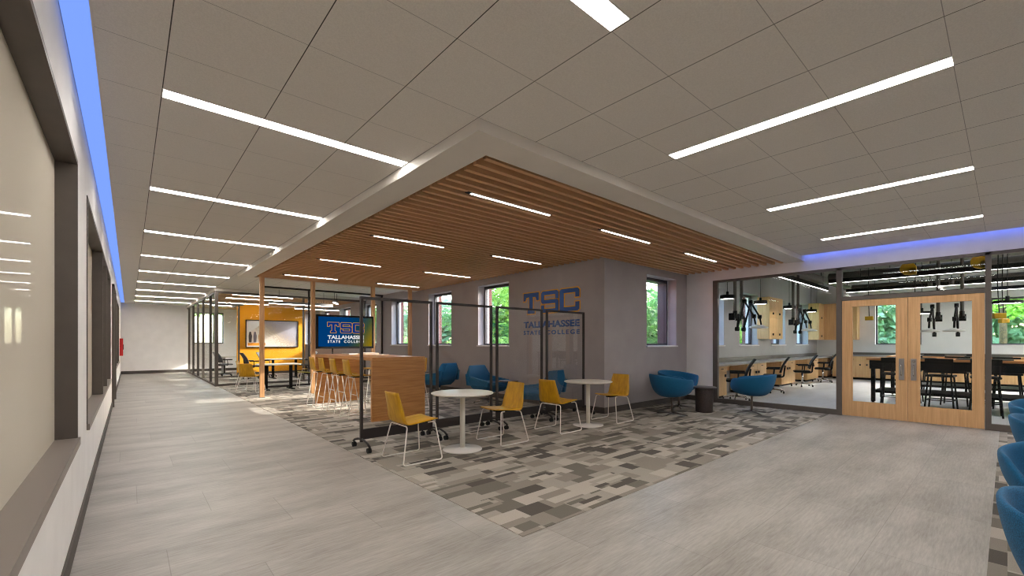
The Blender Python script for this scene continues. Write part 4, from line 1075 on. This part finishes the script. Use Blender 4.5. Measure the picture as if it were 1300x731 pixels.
TR = [(12.2, 13.6, 5.5, 2.2, 'leafy tree outside the window nearest the sign', 'leaf_a', True), (11.4, 15.6, 4.2, 1.6, 'leafy tree outside the second window left of the sign', 'leaf_b', True),
      (13.5, 9.2, 5.0, 2.0, 'leafy tree outside the alcove window', 'leaf_b', True), (17.6, 14.6, 6, 2.4, 'tall tree deeper in the courtyard', 'leaf_a', True), (20.5, 9.3, 6, 2.2, 'tree near the laboratory side wall, seen deep in the courtyard', 'leaf_a', True),
      (27.5, .1, 6.5, 1.9, 'bright green tree outside the large window right of the doors', 'leaf_a', False), (28.3, 4.4, 6.5, 1.8, 'green tree outside the back window seen through the left door', 'leaf_b', False),
      (3.6, 29.5, 6.0, 1.8, 'green tree outside the far window of the glazed office', 'leaf_a', False), (12.5, 26.0, 3.4, 1.6, 'low tree outside the windows behind the television', 'leaf_b', True),
      (30.5, -3.0, 6.5, 2.4, 'dark green tree farther right outside the large laboratory window', 'leaf_b', True)]
for x, y, h, r_, l_, m_, bu in TR: tree(x, y, h, r_, l_, m_, bushy=bu)
struct(MB().box(-30, 60, -30, 70, -.22, -.12).build('floor_lawn', 'lawn'))
hd = tag(foliage('hedge', None, [(13+1.1*k, 19.5-.9*k*.6, .6, 1.1) for k in range(12)], 420, .12, 'leaf_a'), 'clipped green hedge behind the courtyard trees', 'hedge', kind='stuff')

tag(foliage('treeline', None, [(24+random.uniform(-1, 1), 8+2.0*k, random.uniform(1.5, 4.5), 2.2) for k in range(14)]+[(9+1.6*k, 33-.8*k, random.uniform(.8, 4.0), 1.9) for k in range(11)], 260, .3, 'leaf_haze'), 'haze-coloured line of trees far across the courtyard', 'trees', kind='stuff')
tag(foliage('treeline', None, [(38+random.uniform(-1, 1), -12+2.0*k, random.uniform(1., 4.5), 2.4) for k in range(13)]+[(37, -12+2.0*k, .8, 1.8) for k in range(13)], 240, .3, 'leaf_haze'), 'haze-coloured line of trees far behind the laboratory windows', 'trees', kind='stuff')
# ---------------------------------------------------------------- light
W = bpy.data.worlds.new('World'); SC.world = W; W.use_nodes = True; nt = W.node_tree
sky = nt.nodes.new('ShaderNodeTexSky'); sky.sky_type = 'NISHITA'; sky.sun_disc = False; sky.sun_elevation = R(28); sky.sun_rotation = R(100); sky.air_density = 1.2; sky.dust_density = 1.5
bg = nt.nodes['Background']; nt.links.new(sky.outputs[0], bg.inputs[0]); bg.inputs[1].default_value = 3.6
sl = bpy.data.lights.new('sun', 'SUN'); sl.energy = 12.0; sl.angle = R(.6); sl.color = (1, .93, .82)
so = bpy.data.objects.new('sun', sl); COL.objects.link(so); so.location = (30, 10, 20)
el, az = R(24), R(165)    # travels towards -X and slightly +Y
dr = Vector((math.cos(az)*math.cos(el), math.sin(az)*math.cos(el), -math.sin(el)))
so.rotation_euler = dr.to_track_quat('-Z', 'Y').to_euler()

# ---------------------------------------------------------------- camera
cam = bpy.data.cameras.new('camera'); co = bpy.data.objects.new('camera', cam); COL.objects.link(co); SC.camera = co
f_px = 552.9
cam.sensor_fit = 'HORIZONTAL'; cam.sensor_width = 36; cam.lens = f_px/1300*36
cam.shift_x = 0; cam.shift_y = (435-365.5)/1300
cam.clip_start = .05; cam.clip_end = 300
co.location = (0, 0, 1.365)
ang = R(41.3157)
co.rotation_euler = (PI/2, 0, -ang)

SC.view_settings.view_transform = 'Standard'; SC.view_settings.look = 'None'; SC.view_settings.exposure = 0.0; SC.view_settings.gamma = 1; SC.view_settings.use_curve_mapping = False
SC.cycles.use_denoising = True; SC.cycles.filter_width = 1.1
SC.cycles.max_bounces = 10; SC.cycles.diffuse_bounces = 5; SC.cycles.glossy_bounces = 4; SC.cycles.transparent_max_bounces = 24
SC.cycles.sample_clamp_indirect = 6; SC.cycles.caustics_reflective = False; SC.cycles.caustics_refractive = False
